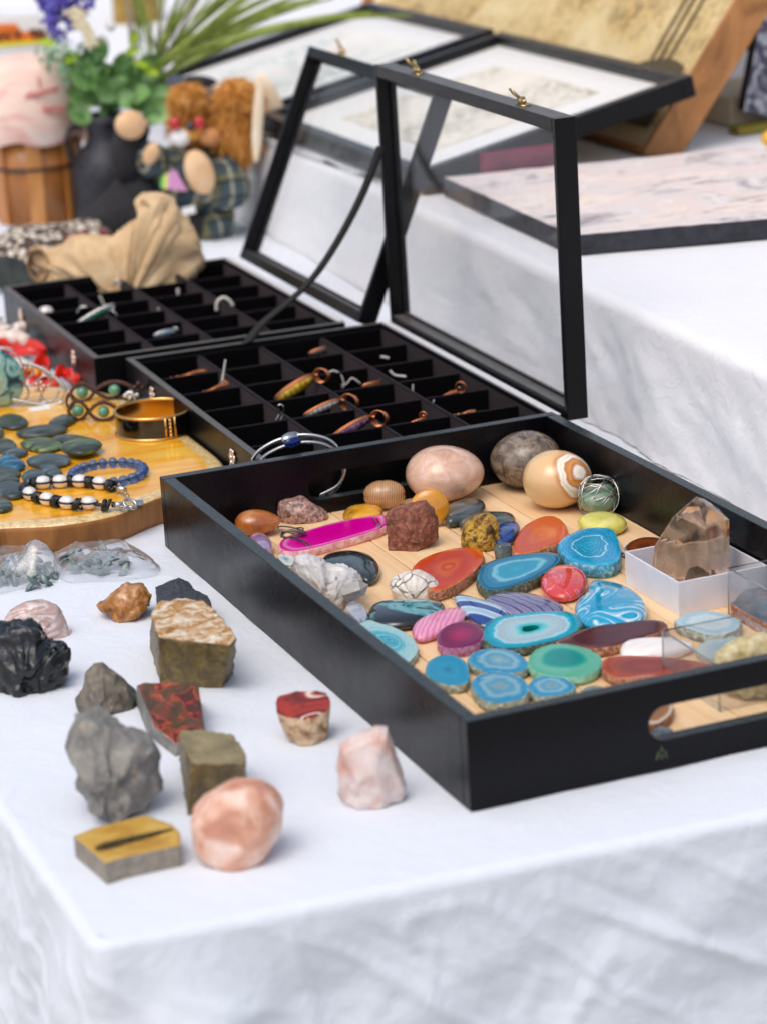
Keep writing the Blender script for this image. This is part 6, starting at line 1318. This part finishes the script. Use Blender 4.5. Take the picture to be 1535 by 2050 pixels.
# foliage
def lmat(n, a, b_, c_): return stone(n, [(.3, a), (.55, b_), (.75, c_)], .5, rough=.45, bs=.2, sss=.0)
LG = lmat('leaf_green', '#557f3e', '#7fab62', '#b4d197'); LG2 = lmat('leaf_grey_green', '#7da383', '#a8c8a2', '#d3e3c8'); LG3 = lmat('leaf_lime', '#8aa812', '#a9c41c', '#c9dc4a'); BL1 = lmat('grass_green', '#6b7c22', '#93a544', '#c0c982'); BL2 = lmat('grass_mauve', '#7a706c', '#a39a8c', '#c2bda4'); PUR = stone('lavender_blue', [(.3, '#4c3f9c'), (.55, '#7468c6'), (.75, '#aea6e2')], .8, rough=.7, bs=.1); CRS = stone('cream_spike', [(.3, '#d9c79a'), (.7, '#f3e8c8')], 1, rough=.8, bs=.4)
def leaf(nm, C, d, nrm, L, W, mat, parent, cup=.15, V=None, F=None, n=7):
    own = V is None
    if own: V, F = [], []
    d = d.normalized(); s_ = d.cross(nrm).normalized(); nn_ = s_.cross(d); rows = []
    for i in range(n + 1):
        t = i / n; wv = W * (math.sin(math.pi * min(1, t * .97 + .015)) ** .6); rows.append([C + d * L * t + s_ * wv * u / 2 + nn_ * (cup * L * (abs(u) - t * t * .6)) for u in (-1, -.5, 0, .5, 1)])
    grid_vf(rows, V, F)
    if own: return mesh(nm, V, F, mat, parent)
Gv = C + Vector((0, 0, 0)); rr = jit(77)
fo = thing('foliage_spray', 'bunch of round green leaves over the mouth of the milk can', 'plant', (C.x, C.y, h1 * 1.1))
mouth = C + Vector((0, 0, h1 * 1.15))
for i in range(46):
    u = rr.gauss(238, 48); v = rr.gauss(172, 30); u = min(max(u, 148), 325); v = min(max(v, 95), 232)
    P = on(u, v, C + FH * rr.uniform(-4, 3)); d = (P - mouth) + Vector((rr.uniform(-2, 2), rr.uniform(-2, 2), rr.uniform(-2, 2))); sz = rr.uniform(38, 62) / k
    leaf('leaf', P - d.normalized() * sz * .5, d, Vector((rr.uniform(-.6, .6), -1, rr.uniform(.2, 1))), sz, sz * .9, LG, fo, cup=.18)
fo2 = thing('foliage_spray', 'pale grey-green small-leaved sprig at the left of the flowers', 'plant', mouth)
V, F = [], []
for i in range(110):
    u = rr.gauss(135, 30); v = rr.gauss(120, 22); P = on(min(max(u, 78), 215), min(max(v, 70), 165), C + FH * rr.uniform(-3, 3)); leaf('l', P, Vector((rr.uniform(-1, 1), rr.uniform(-1, 1), rr.uniform(-1, 1))), Vector((rr.uniform(-.5, .5), -1, .5)), 18 / k, 9 / k, None, None, V=V, F=F, n=3)
o = mesh('small_leaves', V, F, LG2, fo2); o['kind'] = 'stuff'
for (u, v) in ((112, 92), (165, 118), (128, 125), (138, 155), (250, 110), (262, 92), (300, 135), (318, 150)):
    P = on(u, v, C + FH * rr.uniform(-3, 1)); leaf('lime_leaf', P, RH * rr.uniform(-1, 1) + Vector((0, 0, .3)), Vector((0, -1, .6)), 34 / k, 16 / k, LG3, fo2)
la = thing('lavender_spray', 'cluster of violet-blue lavender flowers at the top left', 'flower', mouth)
for (u0, v0, u1, v1) in ((85, -30, 112, 62), (120, -35, 102, 40), (70, -40, 92, 10), (160, -30, 148, 30), (190, -40, 172, 20), (130, -20, 140, 60), (105, 0, 118, 78)):
    V, F = [], []
    for i in range(60):
        t = rr.random(); P = on(u0 + (u1 - u0) * t + rr.gauss(0, 8), v0 + (v1 - v0) * t + rr.gauss(0, 5), C + FH * rr.uniform(-2, 2)); ell_vf(P, [rr.uniform(4, 8) / k * q for q in (1, .6, .8)], V, F, Euler((rr.random() * 3, rr.random() * 3, 0)).to_matrix(), 7, 5)
    mesh('flower_spike', V, F, PUR, la)
V, F = [], []
for i in range(70):
    t = i / 69; P = on(148 + 42 * t + rr.gauss(0, 7), 18 + 72 * t + rr.gauss(0, 3), C - FH * 2); ell_vf(P, (6 / k, 5 / k, 5 / k), V, F, Euler((rr.random(), rr.random(), 0)).to_matrix(), 7, 5)
mesh('cream_spike', V, F, CRS, la); px_ball('white_bud', 222, 52, 10, 11, C, PAPER, la); px_ball('white_bud', 205, 92, 14, 22, C + FH * 2, PAPER, la)
gr = thing('grass_spray', 'fan of long green and mauve grass blades behind the leaves', 'plant', mouth)
blades = []
for i in range(34): t = i / 33; blades.append((rr.uniform(285, 330), rr.uniform(135, 165), 250 + 560 * t ** 1.7 + rr.uniform(-15, 15), -45 + 55 * t ** 3 + rr.uniform(-12, 12) + (30 if t > .85 else 0), BL1, 12))
for i in range(10): blades.append((rr.uniform(262, 275), 120, rr.uniform(245, 300), rr.uniform(-40, -20), BL2, 10))
for i in range(8): blades.append((rr.uniform(300, 325), 150, rr.uniform(330, 420), rr.uniform(-40, -10), BL2, 9))
for i, (u0, v0, u1, v1, m_, wd) in enumerate(blades):
    A = on(u0, v0, C + FH * rr.uniform(0, 4)); B = on(u1, v1, C + FH * rr.uniform(0, 9)); M_ = (A + B) / 2 + Vector((0, 0, .12 * (B - A).length)); P = [A * (1 - t) ** 2 + M_ * 2 * t * (1 - t) + B * t * t for t in [j / 10 for j in range(11)]]
    ribbon('grass_blade', P, [wd / k * (.4 + math.sin(math.pi * min(1, .1 + t * .9)) * .8) for t in [j / 10 for j in range(11)]], Vector((rr.uniform(-.4, .4), -.2, 1)), m_, gr, th=.03)
V, F = [], []; tube_vf([mouth - Vector((0, 0, 2)), mouth + Vector((0, 0, 2))], .5, V, F, 8); mesh('stems', V, F, LG, fo)
# brass mug behind
C3 = at(232, 300, 0) + FH * 60; C3.z = 0; kk = ppc(C3); o = lathe('brass_pot', [(0, .1), (46 / kk, .1), (48 / kk, 13), (44 / kk, 24), (44 / kk, 26), (40 / kk, 26)], (C3.x, C3.y, 0), wood('old_brass', '#8a6a24', '#a98a3c', '#c9a95a', .2, (1, 1, 1), .35), None, seg=32); tag(o, 'dull golden pot behind the lavender', 'pot')

# ---- plush doll in plaid and dark trousers
C = at(395, 520, 0) + FH * 16; C.z = 0; k = ppc(C)
dl = thing('plush_doll', 'stuffed animal doll with curly ginger fur, plaid coat and peach paws', 'doll', (C.x, C.y, 0))
FUR = stone('ginger_fur', [(.3, '#b06c22'), (.5, '#dc9a44'), (.7, '#f2c07c')], .8, rough=.9, bs=.5); PCH = stone('peach_felt', [(.3, '#d9a878'), (.7, '#ecc79c')], .3, rough=.9, bs=.2); EARP = stone('cream_ear', [(.3, '#ead0ac'), (.7, '#f6e6cb')], .3, rough=.9, bs=.1)
PLD, nt, b = pmat('plaid_cloth', rough=.9); v = coords(nt, rnd=False); sx = nt.nodes.new('ShaderNodeSeparateXYZ'); nt.links.new(v, sx.inputs[0])
c = ramp(nt, tex(nt, v, 'noise', .3, 3), [(.3, '#2f3b42'), (.7, '#4c5a60')])
for ax, sc_f, col_ in ((0, 1.6, '#79754c'), (2, 1.5, '#79754c'), (0, 3.2, '#b9b59a'), (2, 3.0, '#1c2226')):
    s = mathn(nt, 'SINE', mathn(nt, 'MULTIPLY', mathn(nt, 'ADD', sx.outputs[ax], mathn(nt, 'MULTIPLY', sx.outputs[1], .4)), sc_f)); c = mix(nt, ramp(nt, s, [(.8, 0.0), (.95, .75)]), c, col_)
nt.links.new(c, b.inputs['Base Color']); bump(nt, b, tex(nt, v, 'noise', .6, 4), .4, .3)
BKC = stone('black_corduroy', [(.3, '#131215'), (.7, '#2a2628')], .6, rough=.8, bs=.5)
def furball(nm, cu, cv, a, b_, D, n=420, hl=1.5, th=.75, seed=1, mat=FUR):
    P0 = on(cu, cv, D); kk = ppc(P0); a /= kk; b_ /= kk; o = px_ball(nm, cu, cv, a * kk * .92, b_ * kk * .92, D, mat, dl, th); rr = jit(seed); V, F = [], []
    for i in range(int(n * 2.2)):
        d = Vector((rr.gauss(0, 1), rr.gauss(0, 1), rr.gauss(0, 1))).normalized(); R3 = RH * d.x * a + FH * d.y * a * th + Vector((0, 0, d.z * b_)); s = P0 + R3 * .88; N_ = R3.normalized(); cv_ = Vector((rr.uniform(-1, 1), rr.uniform(-1, 1), rr.uniform(-1.6, .2))) * .7
        P = [s, s + (N_ + cv_ * .4) * hl * .4, s + (N_ * .7 + cv_) * hl * .8, s + (N_ * .5 + cv_ * 1.4) * hl]; tube_vf(P, .11, V, F, 4, rf=lambda t: 1 - t * .8)
    q = mesh('fur_tufts', V, F, mat, o); q['kind'] = 'stuff'; return o
# body, coat
bd = sil('x', None, None, [(300, 320), (330, 298), (370, 285), (430, 290), (470, 310), (492, 350), (498, 395), (470, 418), (440, 425), (380, 430), (320, 410), (302, 370)], 0, 11, PLD, k=2.2, rings=7, amp=.35, scale=.3, cuts=1, seed=71, curved=2, contact=430, shift=.0, jitter=.03)
def adopt(o, nm, par):
    d = Vector((C.x, C.y, 0)); loc = o.location.copy(); o.name = nm; o.parent = par; o.location = loc - par.location
    for q in ('label', 'category', 'group'):
        if q in o: del o[q]
bpy.data.objects.remove(bd)
def bodypart(nm, poly, mat, D, depth, seed, amp=.3):
    P = catmull([on(u, v, D) for u, v in poly], 3); Cc = sum(P, Vector()) / len(P); rows = []
    for i in range(9):
        t = -1 + i / 4; s = max(.08, (1 - abs(t) ** 2.3) ** (1 / 2.3)); rows.append([Cc + (p - Cc) * s + FH * t * depth / 2 for p in P])
    V, F = [], []; grid_vf(rows, V, F, True); n = len(P); F.append(tuple(range(n))); F.append(tuple(range(len(V) - n, len(V)))); V, F, _ = subdiv_noise(V, F, 1, amp, .35, seed, 0.02)
    return mesh(nm, V, F, mat, dl)
bodypart('coat', [(300, 325), (330, 300), (370, 285), (430, 290), (470, 310), (490, 345), (480, 395), (440, 420), (380, 425), (320, 408), (300, 370)], PLD, C, 10, 71)
bodypart('coat_sleeve', [(395, 380), (420, 330), (455, 310), (488, 335), (500, 375), (490, 405), (455, 418), (415, 405)], PLD, C - FH * 4, 6, 72)
bodypart('coat_sleeve', [(272, 320), (285, 290), (305, 285), (330, 300), (335, 340), (310, 355), (285, 350)], PLD, C - FH * 4, 5, 73)
bodypart('trousers', [(165, 440), (200, 395), (240, 350), (275, 320), (310, 345), (340, 400), (400, 420), (455, 425), (445, 480), (425, 530), (380, 540), (300, 500), (250, 470), (215, 475), (185, 460)], BKC, C - FH * 1, 9, 74)
bodypart('trouser_leg', [(228, 270), (240, 240), (285, 235), (300, 260), (290, 310), (275, 350), (240, 360), (222, 320)], BKC, C - FH * 3, 5, 75)
bodypart('plaid_trouser_leg', [(400, 425), (455, 415), (470, 440), (450, 500), (425, 530), (395, 500)], PLD, C - FH * 2, 6, 76)
furball('head', 382, 240, 42, 46, C - FH * 2, 260, 1.0, seed=1); furball('side_curls', 470, 262, 44, 66, C - FH * 3, 420, 1.3, seed=2); furball('crown_curls', 474, 196, 42, 38, C - FH * 3, 300, 1.3, seed=3); furball('forehead_curls', 376, 194, 32, 26, C - FH * 3.5, 200, 1.1, seed=4)
FA = C - FH * 5.5
px_ball('muzzle', 362, 276, 20, 18, FA, PAPER, dl); px_ball('cheek', 385, 268, 24, 16, FA + FH * .6, FUR, dl); px_ball('cheek', 422, 275, 22, 18, FA + FH * .4, stone('tan_cheek', [(.3, '#bb7a44'), (.7, '#d69a66')], .4, rough=.9), dl)
px_ball('nose', 382, 252, 11, 9, FA - FH * .6, pmat('nose_black', '#1b1c22', .2, coat=.6)[0], dl)
RDB = pmat('red_bead', '#c01a1c', .15, coat=.7)[0]; px_ball('red_bead', 351, 248, 11, 13, FA - FH * .8, RDB, dl); px_ball('red_bead', 400, 246, 11, 13, FA - FH * .8, RDB, dl)
px_ball('ear', 517, 240, 11, 86, C - FH * 6, EARP, dl, th=.4, rot=.12); px_ball('ear', 545, 225, 26, 80, C + FH * 2, EARP, dl, th=.4, rot=-.25); px_ball('hat', 402, 162, 34, 10, C + FH * 1, BKC, dl, rot=.15)
px_ball('paw', 400, 345, 29, 46, C - FH * 7.6, PCH, dl, th=.6, rot=-.25); px_ball('paw', 303, 308, 15, 24, C - FH * 6.4, PCH, dl, th=.6, rot=.5)
px_ball('foot', 262, 250, 31, 29, C - FH * 6, PCH, dl, th=.7)
px_ball('foot_tip', 288, 247, 9, 9, C - FH * 6, PCH, dl)
def patch(nm, L, mat, D):
    P = [on(u, v, D) for u, v in L]; n = len(P); mesh(nm, P + [p + FH * .3 for p in P], [tuple(range(n)), tuple(range(n, 2 * n))[::-1]] + [(i, n + i, n + (i + 1) % n, (i + 1) % n) for i in range(n)], mat, dl, smooth=False)
patch('pink_patch', [(338, 345), (352, 340), (376, 383), (336, 378)], pmat('pink_felt', '#dc9ac8', .8)[0], C - FH * 6.3); patch('yellow_patch', [(330, 350), (338, 345), (336, 378), (328, 379)], pmat('yellow_felt', '#dfe36a', .8)[0], C - FH * 6.3); patch('green_patch', [(324, 354), (330, 350), (328, 379), (321, 372)], pmat('green_felt', '#7fd06a', .8)[0], C - FH * 6.3)
patch('white_tag', [(363, 418), (390, 411), (393, 426), (367, 432)], PAPER, C - FH * 6)
